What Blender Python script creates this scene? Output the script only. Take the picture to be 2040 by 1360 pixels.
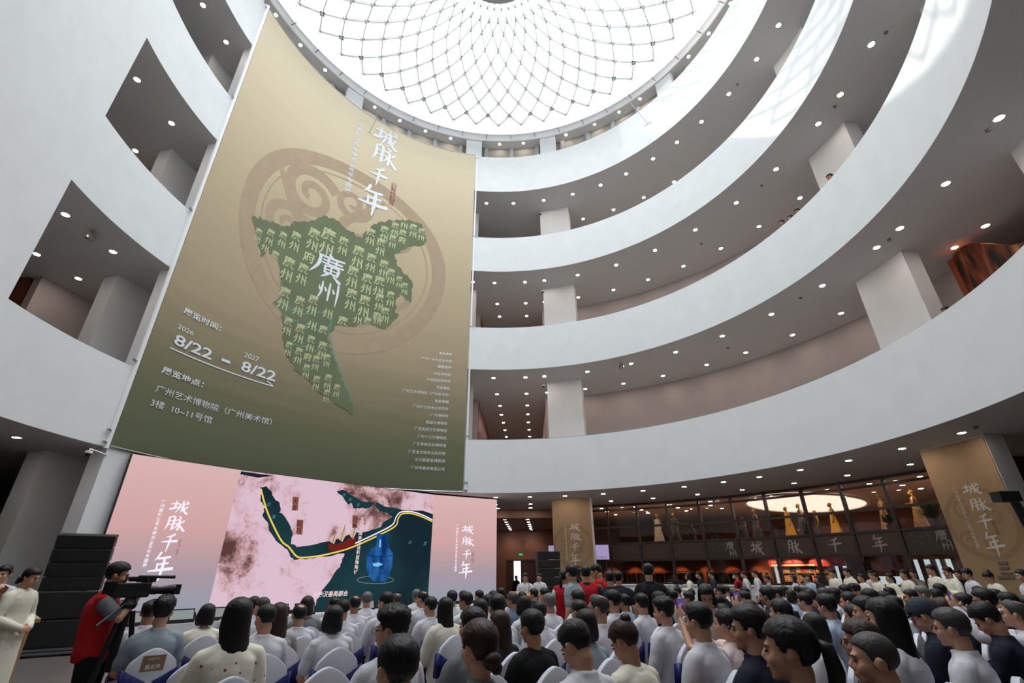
import bpy, bmesh, math, random
import numpy as np
from mathutils import Vector, Matrix, noise as mnoise
random.seed(7)
SC = bpy.context.scene
COL = SC.collection
for o in list(bpy.data.objects):
    bpy.data.objects.remove(o, do_unlink=True)

# ------------------------------------------------------------------ camera, sky, sun, exposure
RAD = math.radians
FPX, PITCH, ROLL, R0 = 947.5, RAD(25.94), RAD(-0.42), 11.2
CAM = Vector((0.504, -11.323, 1.62))
cam_data = bpy.data.cameras.new('camera')
cam_data.sensor_width = 36.0
cam_data.lens = FPX * 36.0 / 2040.0
cam_data.clip_end = 500
cam = bpy.data.objects.new('camera', cam_data)
COL.objects.link(cam)
cam.matrix_world = Matrix.Translation(CAM) @ Matrix.Rotation(math.pi / 2 + PITCH, 4, 'X') @ Matrix.Rotation(ROLL, 4, 'Z')
SC.camera = cam

W = bpy.data.worlds.new('daylight')
SC.world = W
W.use_nodes = True
wn = W.node_tree.nodes
wl = W.node_tree.links
wn.clear()
wo = wn.new('ShaderNodeOutputWorld')
wb = wn.new('ShaderNodeBackground')
wb.inputs['Color'].default_value = (0.93, 0.97, 1.0, 1)
wb.inputs['Strength'].default_value = 6.5
wl.new(wb.outputs[0], wo.inputs['Surface'])

portal = bpy.data.lights.new('skylight_portal', 'AREA')
portal.shape = 'DISK'
portal.size = 25.2
portal.cycles.is_portal = True
po = bpy.data.objects.new('skylight_portal', portal)
COL.objects.link(po)
po.location = (0, 0, 29.6)

sun = bpy.data.lights.new('sun', 'SUN')
sun.energy = 3.0
sun.angle = RAD(0.6)
sun.color = (1.0, 0.96, 0.9)
so = bpy.data.objects.new('sun', sun)
COL.objects.link(so)
so.location = (0, 0, 45)
SUN_TO = Vector((0.62, -0.50, -0.60))
so.rotation_euler = SUN_TO.to_track_quat('-Z', 'Y').to_euler()

SC.view_settings.view_transform = 'Standard'
SC.view_settings.look = 'None'
SC.view_settings.gamma = 1.0
SC.view_settings.use_curve_mapping = False
SC.view_settings.exposure = 0.0
SC.cycles.use_denoising = True
SC.cycles.max_bounces = 7
SC.cycles.diffuse_bounces = 5
SC.cycles.glossy_bounces = 3
SC.cycles.transmission_bounces = 4
SC.cycles.transparent_max_bounces = 10
SC.cycles.sample_clamp_indirect = 6.0
SC.cycles.caustics_reflective = False
SC.cycles.caustics_refractive = False
SC.cycles.use_light_tree = True

# ------------------------------------------------------------------ pixel <-> place helpers (2040 x 1360 frame)
def ray(px, py):
    x = (px - 1020) / FPX
    y = -(py - 680) / FPX
    c, s = math.cos(ROLL), math.sin(ROLL)
    x, y = c * x - s * y, s * x + c * y
    cp, sp = math.cos(PITCH), math.sin(PITCH)
    return Vector((x, cp - y * sp, sp + y * cp))
def atz(px, py, z):
    d = ray(px, py)
    return CAM + d * ((z - CAM.z) / d.z)
def atd(px, py, depth):
    return CAM + ray(px, py) * depth
def on_cyl(px, py, r):
    d = ray(px, py)
    a = d.x * d.x + d.y * d.y
    b = CAM.x * d.x + CAM.y * d.y
    c = CAM.x ** 2 + CAM.y ** 2 - r * r
    return CAM + d * ((-b + math.sqrt(b * b - a * c)) / a)
def phi_of(p):
    return math.atan2(p.x, p.y)
def P(deg, r, z):
    a = RAD(deg)
    return Vector((r * math.sin(a), r * math.cos(a), z))

# ------------------------------------------------------------------ materials
def lin(c):
    return tuple(((v / 255.0) / 12.92 if v / 255.0 <= 0.04045 else ((v / 255.0 + 0.055) / 1.055) ** 2.4) for v in c)
MATS = {}
def mat(name, rgb, rough=0.6, metal=0.0, noise=0.0, scale=8.0, bump=0.0, spec=0.5, emit=None, estr=0.0, coat=0.0):
    """procedural material: sRGB colour, optional noise mottling and bump"""
    if name in MATS:
        return MATS[name]
    m = bpy.data.materials.new(name)
    m.use_nodes = True
    nt = m.node_tree
    b = nt.nodes['Principled BSDF']
    c = lin(rgb)
    b.inputs['Base Color'].default_value = (*c, 1)
    b.inputs['Roughness'].default_value = rough
    b.inputs['Metallic'].default_value = metal
    b.inputs['Specular IOR Level'].default_value = spec
    b.inputs['Coat Weight'].default_value = coat
    if emit is not None:
        b.inputs['Emission Color'].default_value = (*lin(emit), 1)
        b.inputs['Emission Strength'].default_value = estr
    if noise or bump:
        tc = nt.nodes.new('ShaderNodeTexCoord')
        n = nt.nodes.new('ShaderNodeTexNoise')
        n.inputs['Scale'].default_value = scale
        n.inputs['Detail'].default_value = 4
        nt.links.new(tc.outputs['Object'], n.inputs['Vector'])
        if noise:
            r = nt.nodes.new('ShaderNodeValToRGB')
            r.color_ramp.elements[0].position = 0.3
            r.color_ramp.elements[1].position = 0.7
            r.color_ramp.elements[0].color = (*[v * (1 - noise) for v in c], 1)
            r.color_ramp.elements[1].color = (*[min(1, v * (1 + noise * 0.6)) for v in c], 1)
            nt.links.new(n.outputs[0], r.inputs[0])
            nt.links.new(r.outputs[0], b.inputs['Base Color'])
        if bump:
            bp = nt.nodes.new('ShaderNodeBump')
            bp.inputs['Strength'].default_value = bump
            bp.inputs['Distance'].default_value = 0.02
            nt.links.new(n.outputs[0], bp.inputs['Height'])
            nt.links.new(bp.outputs[0], b.inputs['Normal'])
    MATS[name] = m
    return m
def emis(name, rgb, strength):
    if name in MATS:
        return MATS[name]
    m = bpy.data.materials.new(name)
    m.use_nodes = True
    nt = m.node_tree
    nt.nodes.clear()
    o = nt.nodes.new('ShaderNodeOutputMaterial')
    e = nt.nodes.new('ShaderNodeEmission')
    e.inputs[0].default_value = (*lin(rgb), 1)
    e.inputs[1].default_value = strength
    nt.links.new(e.outputs[0], o.inputs[0])
    MATS[name] = m
    return m
def glassy(name, tint, refl=0.12, rough=0.02, dirt=0.0):
    """thin sheet of glass: mostly transparent, a little mirror reflection, optional milky frit"""
    if name in MATS:
        return MATS[name]
    m = bpy.data.materials.new(name)
    m.use_nodes = True
    nt = m.node_tree
    nt.nodes.clear()
    o = nt.nodes.new('ShaderNodeOutputMaterial')
    t = nt.nodes.new('ShaderNodeBsdfTransparent')
    t.inputs[0].default_value = (*tint, 1)
    g = nt.nodes.new('ShaderNodeBsdfGlossy')
    g.inputs['Roughness'].default_value = rough
    g.inputs['Color'].default_value = (0.9, 0.9, 0.9, 1)
    fr = nt.nodes.new('ShaderNodeLayerWeight')
    fr.inputs['Blend'].default_value = 0.25
    mp = nt.nodes.new('ShaderNodeMath')
    mp.operation = 'MULTIPLY_ADD'
    mp.inputs[1].default_value = 0.6
    mp.inputs[2].default_value = refl
    nt.links.new(fr.outputs['Fresnel'], mp.inputs[0])
    mx = nt.nodes.new('ShaderNodeMixShader')
    nt.links.new(mp.outputs[0], mx.inputs[0])
    nt.links.new(t.outputs[0], mx.inputs[1])
    nt.links.new(g.outputs[0], mx.inputs[2])
    last = mx
    if dirt:
        d = nt.nodes.new('ShaderNodeBsdfTranslucent')
        d.inputs[0].default_value = (0.85, 0.88, 0.9, 1)
        m2 = nt.nodes.new('ShaderNodeMixShader')
        m2.inputs[0].default_value = dirt
        nt.links.new(mx.outputs[0], m2.inputs[1])
        nt.links.new(d.outputs[0], m2.inputs[2])
        last = m2
    nt.links.new(last.outputs[0], o.inputs[0])
    MATS[name] = m
    return m

# ------------------------------------------------------------------ mesh builder
class MB:
    def __init__(s):
        s.v = []
        s.f = []
    def add(s, vs, fs):
        k = len(s.v)
        s.v += [tuple(p) for p in vs]
        s.f += [tuple(i + k for i in f) for f in fs]
        return s
    def box(s, c, size, rz=0.0, M=None):
        hx, hy, hz = size[0] / 2, size[1] / 2, size[2] / 2
        T = M if M is not None else Matrix.Translation(c) @ Matrix.Rotation(rz, 4, 'Z')
        vs = [T @ Vector((x, y, z)) for x in (-hx, hx) for y in (-hy, hy) for z in (-hz, hz)]
        return s.add(vs, [(0, 1, 3, 2), (4, 6, 7, 5), (0, 4, 5, 1), (2, 3, 7, 6), (0, 2, 6, 4), (1, 5, 7, 3)])
    def tube(s, pts, rad, n=8, cap=True):
        """round bar through a list of points; rad a number or one per point"""
        pts = [Vector(p) for p in pts]
        rr = rad if isinstance(rad, (list, tuple)) else [rad] * len(pts)
        k = len(s.v)
        up = Vector((0, 0, 1))
        d0 = (pts[1] - pts[0]).normalized()
        if abs(d0.z) > 0.95:
            up = Vector((1, 0, 0))
        side = d0.cross(up).normalized()
        for i, p in enumerate(pts):
            d = (pts[min(i + 1, len(pts) - 1)] - pts[max(i - 1, 0)]).normalized()
            side = (side - d * side.dot(d)).normalized()
            u2 = side.cross(d)
            for j in range(n):
                a = 2 * math.pi * j / n
                s.v.append(tuple(p + (side * math.cos(a) + u2 * math.sin(a)) * rr[i]))
        for i in range(len(pts) - 1):
            for j in range(n):
                a, b = k + i * n + j, k + i * n + (j + 1) % n
                s.f.append((a, b, b + n, a + n))
        if cap:
            s.f.append(tuple(k + j for j in range(n - 1, -1, -1)))
            s.f.append(tuple(k + (len(pts) - 1) * n + j for j in range(n)))
        return s
    def lathe(s, prof, n=24, c=(0, 0, 0), M=None):
        """profile of (radius, z) turned about a vertical line through c"""
        k = len(s.v)
        T = M if M is not None else Matrix.Translation(c)
        m = len(prof)
        for (r, z) in prof:
            for j in range(n):
                a = 2 * math.pi * j / n
                s.v.append(tuple(T @ Vector((r * math.cos(a), r * math.sin(a), z))))
        for i in range(m - 1):
            for j in range(n):
                a, b = k + i * n + j, k + i * n + (j + 1) % n
                s.f.append((a, b, b + n, a + n))
        s.f.append(tuple(k + j for j in range(n - 1, -1, -1)))
        s.f.append(tuple(k + (m - 1) * n + j for j in range(n)))
        return s
    def sweep(s, prof, d0, d1, n):
        """closed (r, z) outline swept round the atrium axis from d0 to d1 degrees"""
        k = len(s.v)
        m = len(prof)
        full = abs(d1 - d0) >= 359.9
        cnt = n if full else n + 1
        for i in range(cnt):
            a = d0 + (d1 - d0) * i / n
            for (r, z) in prof:
                s.v.append(tuple(P(a, r, z)))
        for i in range(n):
            i2 = (i + 1) % cnt
            for j in range(m):
                j2 = (j + 1) % m
                s.f.append((k + i * m + j, k + i2 * m + j, k + i2 * m + j2, k + i * m + j2))
        if not full:
            s.f.append(tuple(k + j for j in range(m)))
            s.f.append(tuple(k + n * m + j for j in range(m - 1, -1, -1)))
        return s
    def prism(s, pts, z0, z1):
        n = len(pts)
        k = len(s.v)
        s.v += [(p[0], p[1], z0) for p in pts] + [(p[0], p[1], z1) for p in pts]
        s.f.append(tuple(k + i for i in range(n - 1, -1, -1)))
        s.f.append(tuple(k + n + i for i in range(n)))
        for i in range(n):
            j = (i + 1) % n
            s.f.append((k + i, k + j, k + n + j, k + n + i))
        return s
    def poly(s, pts):
        k = len(s.v)
        s.v += [tuple(p) for p in pts]
        s.f.append(tuple(range(k, k + len(pts))))
        return s
    def mesh(s, name, m=None, smooth=False, fix=True):
        me = bpy.data.meshes.new(name)
        me.from_pydata(s.v, [], s.f)
        if fix:
            bm = bmesh.new()
            bm.from_mesh(me)
            bmesh.ops.recalc_face_normals(bm, faces=bm.faces)
            bm.to_mesh(me)
            bm.free()
        if m is not None:
            me.materials.append(m)
        if smooth:
            me.shade_smooth()
            if smooth is not True:
                me.set_sharp_from_angle(angle=RAD(smooth))
        me.update()
        return me
    def build(s, name, m=None, parent=None, smooth=False, loc=None, fix=True):
        return link(name, s.mesh(name, m, smooth, fix), parent, loc)

def link(name, me, parent=None, loc=None, rz=None):
    o = bpy.data.objects.new(name, me)
    COL.objects.link(o)
    if parent is not None:
        o.parent = parent
    if loc is not None:
        o.location = loc
    if rz is not None:
        o.rotation_euler = (0, 0, rz)
    return o
def bevel(o, w, seg=2):
    md = o.modifiers.new('edge', 'BEVEL')
    md.width = w
    md.segments = seg
    md.limit_method = 'ANGLE'
    return o
def thing(name, label, cat, loc=(0, 0, 0), rz=0.0, group=None):
    o = bpy.data.objects.new(name, None)
    COL.objects.link(o)
    o.location = loc
    o.rotation_euler = (0, 0, rz)
    return tag(o, label, cat, group)
def tag(o, label, cat, group=None):
    o['label'] = label
    o['category'] = cat
    if group:
        o['group'] = group
    return o
def struct(o, label=None):
    o['kind'] = 'structure'
    if label:
        o['label'] = label
    return o
def dup(root, label, loc=None, rz=None, group=None):
    """copy a thing with its parts and sub-parts"""
    r = root.copy()
    COL.objects.link(r)
    if loc is not None:
        r.location = loc
    if rz is not None:
        r.rotation_euler = (0, 0, rz)
    r['label'] = label
    if group:
        r['group'] = group
    for ch in list(root.children):
        c = ch.copy()
        COL.objects.link(c)
        c.parent = r
        for g in list(ch.children):
            d = g.copy()
            COL.objects.link(d)
            d.parent = c
    return r
ORD = 'first second third fourth fifth sixth seventh eighth ninth tenth eleventh twelfth thirteenth fourteenth fifteenth sixteenth seventeenth eighteenth nineteenth twentieth'.split()
def nth(i):
    return ORD[i] if i < 20 else 'twenty-' + ORD[i - 20]
# ================================================================== the building
white = mat('white_plaster', (236, 238, 239), 0.75, noise=0.03, scale=1.5, bump=0.05)
soffit = mat('acoustic_ceiling', (205, 203, 201), 0.9, noise=0.06, scale=30, bump=0.1)
pinkish = mat('warm_wall_paint', (182, 173, 170), 0.8, noise=0.03, scale=2)
brown = mat('brown_panelling', (120, 66, 44), 0.55, noise=0.12, scale=3)
steel_white = mat('white_painted_steel', (250, 250, 250), 0.4)
metal = mat('brushed_metal_strip', (170, 172, 172), 0.35, metal=0.8)
dark_metal = mat('dark_mullion_metal', (58, 54, 52), 0.4, metal=0.3)
black = mat('matte_black', (20, 20, 21), 0.6)
black_gloss = mat('black_plastic', (24, 24, 25), 0.3)
floor_m = mat('grey_stone_floor', (104, 97, 93), 0.35, noise=0.10, scale=1.2, bump=0.03)

o = MB().prism([(34 * math.cos(a * math.pi / 24), 34 * math.sin(a * math.pi / 24)) for a in range(48)], -0.3, 0.0).build('floor', floor_m)
struct(o)

# balcony rings: bottom and top of each white parapet band
BANDS = [(4.90, 7.34), (10.97, 13.39), (16.98, 19.36), (22.92, 25.84)]
for i, (zb, zt) in enumerate(BANDS):
    fl = zt - 1.1
    struct(MB().sweep([(R0, zb + 0.006), (R0, zt), (R0 + 0.28, zt), (R0 + 0.28, zb + 0.006)], 0, 360, 240).build('wall_parapet_%d' % (i + 1), white, smooth=30))
    struct(MB().sweep([(R0 + 0.003, zb), (R0 + 0.003, zb + 0.004), (R0 + 0.282, zb + 0.004), (R0 + 0.282, fl), (31, fl), (31, zb)], 0, 360, 120).build('ceiling_%d' % (i + 1), soffit, smooth=30))
    struct(MB().sweep([(R0 + 0.10, zt + 0.002), (R0 + 0.10, zt + 0.05), (R0 + 0.16, zt + 0.05), (R0 + 0.16, zt + 0.002)], 0, 360, 240).build('trim_%d' % (i + 1), metal, smooth=30))
# roof plate round the oculus
struct(MB().sweep([(12.6, 28.92), (12.6, 29.35), (31, 29.35), (31, 28.92)], 0, 360, 240).build('ceiling_5', soffit, smooth=30))
struct(MB().sweep([(12.52, 28.86), (12.52, 29.5), (12.598, 29.5), (12.598, 28.86)], 0, 360, 240).build('trim_5', steel_white, smooth=30))

# outer shell (outside wall)
struct(MB().sweep([(30.6, 0), (30.6, 28.9), (31, 28.9), (31, 0)], 0, 360, 96).build('wall_outer', pinkish, smooth=30))
# solid curved wall beside the stacked openings, from the soffit of the first band upward
struct(MB().sweep([(R0 - 0.004, 4.9), (R0 - 0.004, 25.84), (R0 + 0.45, 25.84), (R0 + 0.45, 4.9)], -180, -100.3, 80).build('wall_left', white, smooth=30))
# pier behind the banner's edge
struct(MB().sweep([(R0 - 0.004, 0.0), (R0 - 0.004, 25.84), (R0 + 0.5, 25.84), (R0 + 0.5, 0.0)], -79.2, -72, 8).build('wall_pier', white, smooth=30))

FLOORS = [0.0, 6.24, 12.29, 18.26]
CEILS = [4.90, 10.97, 16.98, 22.92]
nw = 0
for lv in range(4):
    z0, z1 = FLOORS[lv], CEILS[lv]
    for k in range(4):
        c = 1.7 + 90 * k + (1.1 if k == 1 else 0)
        # pairs of columns either side of each corridor mouth
        for s in (-1, 1):
            a0, a1 = sorted((c + s * 8.7, c + s * 16.7))
            struct(MB().sweep([(13.27, z0), (13.27, z1), (13.85, z1), (13.85, z0)], a0, a1, 6).build('column', white, smooth=30))
        # inner wall between corridors
        if lv > 0:
            nw += 1
            struct(MB().sweep([(15.95, z0), (15.95, z1), (16.25, z1), (16.25, z0)], c + 7.2, c + 82.8, 40).build('wall_inner_%d' % nw, pinkish, smooth=30))
        # corridor side walls, brown panelling
        for s in (-1, 1):
            ax, tg = P(c, 1, 0), P(c + 90, 1, 0)
            if lv == 0 and k in (0, 1) and s == 1:
                continue
            m = MB()
            p0, p1 = ax * 16.3 + tg * (s * 2.02), ax * 29.5 + tg * (s * 2.02)
            p2, p3 = p1 + tg * (s * 0.2), p0 + tg * (s * 0.2)
            m.prism([p0, p1, p2, p3], z0, z1)
            struct(m.build('wall_corridor_%d%d%d' % (lv + 1, k + 1, 1 if s > 0 else 2), brown))
        if not (lv == 0 and k in (0, 1)):
            m = MB()
            m.prism([P(c - 5, 29.4, 0), P(c + 5, 29.4, 0), P(c + 5, 29.7, 0), P(c - 5, 29.7, 0)], z0, z1)
            struct(m.build('wall_corridor_end_%d%d' % (lv + 1, k + 1), brown))
# top floor: slim columns and clerestory wall behind the rim
for a in (-46.5, -9.2, 14.0, 51.2, 78, -78, 105, -105):
    struct(MB().sweep([(12.66, 24.74), (12.66, 28.92), (12.92, 28.92), (12.92, 24.74)], a - 2.4, a + 2.4, 4).build('column', white, smooth=30))
blind = mat('grey_roller_blind', (150, 147, 140), 0.8, noise=0.05, scale=2)
post_m = mat('grey_painted_post', (168, 172, 174), 0.5)
struct(MB().sweep([(13.32, 24.74), (13.32, 28.92), (13.5, 28.92), (13.5, 24.74)], 0, 360, 184).build('wall_clerestory', blind, smooth=30))
for i in range(46):
    a = i * 360 / 46 + 2.5
    struct(MB().sweep([(13.18, 24.74), (13.18, 28.92), (13.318, 28.92), (13.318, 24.74)], a - 0.55, a + 0.55, 1).build('trim_post_%d' % (i + 1), post_m))

# ------------------------------------------------------------------ skylight: a hanging gridshell funnel of 46 spiral ribs each way
NR = 46
rows = [(269, 28.98), (251, 28.74), (230.5, 28.55), (207.4, 28.39), (181.5, 28.24), (156, 28.08), (128, 27.88), (101, 27.64), (67.5, 27.30), (41.4, 26.92), (14, 26.40)]
rz = []
for y, z in rows:
    p = atz(991, y, z)
    rz.append((math.hypot(p.x, p.y), z))
sky = thing('skylight', 'glazed diamond gridshell skylight hanging as a funnel in the round roof opening', 'skylight', (0, 0, 0))
def node(i, j):
    r, z = rz[i]
    return P((j + (0.5 if i % 2 else 0.0)) * 360 / NR + 2.4 - 0.0, r, z)
grid = MB()
def flat_bar(m, a, b, w, h):
    d = (b - a).normalized()
    s_ = d.cross(Vector((0, 0, 1))).normalized() * (w / 2)
    u = s_.cross(d).normalized() * (h / 2)
    vs = [a - s_ - u, a + s_ - u, a + s_ + u, a - s_ + u, b - s_ - u, b + s_ - u, b + s_ + u, b - s_ + u]
    m.add(vs, [(0, 1, 2, 3), (7, 6, 5, 4), (0, 4, 5, 1), (1, 5, 6, 2), (2, 6, 7, 3), (3, 7, 4, 0)])
for i in range(1, len(rz) - 1):
    for j in range(NR):
        a = node(i, j)
        for jj in ((j, j + 1) if i % 2 else (j - 1, j)):
            flat_bar(grid, a, node(i + 1, jj), 0.072, 0.10)
for j in range(NR):                                   # last ribs up to the hub
    p = node(len(rz) - 1, j)
    flat_bar(grid, p, P(math.degrees(phi_of(p)), 1.95, 25.98), 0.06, 0.1)
ribm = mat('white_rib_added_glow', (250, 250, 250), 0.5)  # white steel ribs; translucency added so they glow bright against the sky
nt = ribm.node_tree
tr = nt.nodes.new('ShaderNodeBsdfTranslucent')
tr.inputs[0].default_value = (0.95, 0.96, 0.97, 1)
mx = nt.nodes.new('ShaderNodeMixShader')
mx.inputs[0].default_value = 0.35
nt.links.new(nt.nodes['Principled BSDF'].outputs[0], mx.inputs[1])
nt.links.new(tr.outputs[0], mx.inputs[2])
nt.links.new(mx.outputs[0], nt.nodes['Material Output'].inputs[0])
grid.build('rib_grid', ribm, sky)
clamps = MB()
for i in range(1, len(rz)):
    for j in range(NR):
        p = node(i, j)
        big = 0.05 if i == 2 else 0.028
        for da, dr in ((0.11, 0), (-0.11, 0), (0, 0.12), (0, -0.12)):
            q = P(math.degrees(phi_of(p)) + math.degrees(da / max(1.0, rz[i][0])), rz[i][0] + dr, p.z + dr * 0.1 - 0.05)
            clamps.box(q, (big * 1.5, big * 1.5, 0.05))
clamps.build('clamp_plates', mat('grey_steel_clamp', (96, 96, 104), 0.5, metal=0.3), sky)['label'] = 'small dark grey clamp plates at the crossings'
hub = MB().lathe([(1.98, 25.9), (1.98, 26.15), (1.9, 26.2), (0.02, 26.2)][::-1], 48)
hub.lathe([(1.7, 25.84), (1.98, 25.9)], 48)
hub.build('hub', mat('hub_grey', (170, 176, 178), 0.5), sky, smooth=30)
panes = MB()
gasket = MB()
gl = 0.94
for i in range(len(rz) - 2):
    for j in range(NR):
        a = node(i, j)
        b0, b1 = (node(i + 1, j), node(i + 1, j + 1)) if i % 2 else (node(i + 1, j - 1), node(i + 1, j))
        c = node(i + 2, j)
        ce = (a + b0 + b1 + c) / 4 + Vector((0, 0, 0.09))
        ring4 = [ce + (q + Vector((0, 0, 0.09)) - ce) * gl for q in (a, b1, c, b0)]
        panes.poly(ring4)
        for q in range(4):
            flat_bar(gasket, ring4[q], ring4[(q + 1) % 4], 0.016, 0.02)
gasket.build('pane_gasket', mat('grey_gasket', (120, 122, 132), 0.6), sky)
panes.build('glass_pane', glassy('skylight_glass', (0.93, 0.965, 0.985), 0.02, dirt=0.05), sky)
tips = MB()
for j in range(NR):                                   # outer edge: thin cable frame of the lowest diamonds and tie rods to the rim
    a = node(0, j)
    for q in (node(1, j - 1), node(1, j)):
        tips.tube([a, q], 0.012, 4)
    tips.tube([a, P(math.degrees(phi_of(a)), 12.55, 29.0)], 0.03, 5)
tips.build('edge_rod', metal, sky)

# ------------------------------------------------------------------ recessed downlights
lamp = emis('downlight_glow', (255, 236, 224), 110.0)
rim_m = mat('downlight_rim', (225, 222, 218), 0.4)
DL_PROTO = None
def downlight(deg, r, z, label, group, size=0.13):
    global DL_PROTO
    if DL_PROTO is None:
        t = thing('ceiling_downlight', label, 'downlight', P(deg, r, z))
        MB().lathe([(0.075, -0.015), (0.115, -0.015), (0.115, 0.0)], 20).build('trim_ring', rim_m, t)
        MB().lathe([(0.001, -0.019), (0.088, -0.019), (0.088, -0.016)], 20).build('diffuser', lamp, t)
        t['group'] = group
        DL_PROTO = t
        return t
    return dup(DL_PROTO, label, P(deg, r, z), group=group)
DL = {
 5: (28.92, {12.85: [-71.4, -63.5, -55.7, -47.8, -40.3, -32.5, -24.5, -16.6, -1.2, 6.3, 19.8, 28.9, 36.7, 43.4, 59.2, 65.9, 73.4]}, 'roof rim', 'rim'),
 4: (22.92, {12.24: [-5.0, 3.1, 12.2, 20.9, 29.3, 37.0, 45.1, 52.3, 59.7, 68.1, 76.8, 84.0, -88.6, -81.4], 14.76: [21.2, 29.2, 37.1, 44.9]}, 'top gallery', 'row'),
 3: (16.98, {12.35: [-8.2, -2.3, 6.0, 11.3, 20.4, 30.8, 41.2, 51.8, 62.4, 72.6, 83.4, 89.1, 97.5, -92.7, -84.5], 14.78: [-1.6, 5.4, 10.0, 18.3, 26.8, 35.0, 43.2, 51.6, 59.9, 68.4, -85.0, -80.4], 16.43: [-1.1, 5.2], 18.3: [-0.8, 4.8]}, 'middle gallery', 'row'),
 2: (10.97, {12.32: [-2.3, 5.6, 10.3, 20.9, 31.5, 42.0, 52.6, 63.3, 73.9, 84.6, 89.0, 97.6, 107.4, -93.1, -84.9], 14.85: [-1.5, 5.1, 9.7, 18.2, 26.5, 34.9, 43.8, 51.4, 60.0, 68.3, 85.4, 89.5, -85.4, -79.9], 17.02: [-0.9, 4.8], 18.85: [-0.7, 4.6], 20.7: [-0.35, 4.4], 22.6: [-0.15, 4.3], 24.5: [0.05, 4.2]}, 'lowest gallery', 'row'),
 1: (4.90, {12.5: [-1.5, 6.0, 13.7, 22.0, 30.4, 38.8, 46.5, 53.2, 60.4, 68.4, 76.5, 84.7, -85.8], 15.15: [-1.6, 5.4, 21.3, 29.3, 37.4, 45.1, 53.4, 61.2, 69.5], 16.8: [-1.2, 5.05], 18.74: [-1.0, 4.8]}, 'entrance level', 'row'),
}
for lv, (z, rows_, nm, _) in DL.items():
    rk = sorted(rows_)
    for ri, r in enumerate(rk):
        rown = ['front row', 'second row', 'third row', 'fourth row', 'fifth row', 'sixth row', 'seventh row'][ri]
        right = sorted(d for d in rows_[r] if d > -75 or lv == 5)
        left = sorted(d for d in rows_[r] if d <= -75 and lv != 5)
        for i, d in enumerate(right):
            downlight(d, r, z, 'round recessed downlight, %s of the %s %s ceiling counting from the stage' % (nth(i), nm, rown), 'downlights of the %s ceiling' % nm)
        for i, d in enumerate(left):
            downlight(d, r, z, 'round recessed downlight, %s in the %s opening, %s, beside the plain wall' % (nth(i), nm, rown), 'downlights of the %s ceiling' % nm)

det_m = mat('grey_detector', (120, 118, 116), 0.5)
for i, (px, py, z, where) in enumerate([(1765, 64, 16.98, 'middle gallery ceiling near the highest column'), (1663, 212, 16.98, 'middle gallery ceiling above the pale column'), (1517, 369, 16.98, 'middle gallery ceiling before the three heads'), (1397, 485, 16.98, 'middle gallery ceiling near the inner wall'), (1968, 258, 10.97, 'lowest gallery ceiling beside the largest downlight'), (1771, 477, 10.97, 'lowest gallery ceiling above the display wall column'), (1595, 593, 10.97, 'lowest gallery ceiling midway along'), (1450, 692, 10.97, 'lowest gallery ceiling near the banner end'), (1943, 849, 4.90, 'entrance level ceiling before the large column banner'), (1574, 160, 22.92, 'top gallery ceiling near the bright sky'), (1469, 168, 22.92, 'top gallery ceiling in front of a column')]):
    t = tag(MB().lathe([(0.03, -0.06), (0.055, -0.045), (0.06, 0.0)], 14, tuple(atz(px, py, z))).build('smoke_detector', det_m, None, smooth=40), 'small grey smoke detector on the ' + where, 'smoke detector')
# ================================================================== writing
def text_polys(s, shear=0.0, bold=0.0, space=1.0):
    """flat triangles of a line of writing: (verts (x,y), faces, width)"""
    cu = bpy.data.curves.new('writing', 'FONT')
    cu.body = s
    cu.size = 1.0
    cu.shear = shear
    cu.offset = bold
    cu.space_character = space
    cu.resolution_u = 3
    ob = bpy.data.objects.new('writing', cu)
    COL.objects.link(ob)
    dg = bpy.context.evaluated_depsgraph_get()
    me = bpy.data.meshes.new_from_object(ob.evaluated_get(dg))
    vs = [(v.co.x, v.co.y) for v in me.vertices]
    fs = [tuple(p.vertices) for p in me.polygons]
    bpy.data.objects.remove(ob, do_unlink=True)
    bpy.data.curves.remove(cu)
    bpy.data.meshes.remove(me)
    return vs, fs
TCACHE = {}
def glyph(s, shear=0.0, bold=0.0):
    """writing scaled to a box one unit high, starting at x 0; returns verts, faces, width"""
    k = (s, shear, bold)
    if k not in TCACHE:
        vs, fs = text_polys(s, shear, bold)
        x0, x1 = min(v[0] for v in vs), max(v[0] for v in vs)
        y0, y1 = min(v[1] for v in vs), max(v[1] for v in vs)
        h = max(1e-6, y1 - y0)
        TCACHE[k] = ([((x - x0) / h, (y - y0) / h) for x, y in vs], fs, (x1 - x0) / h)
    return TCACHE[k]
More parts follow.
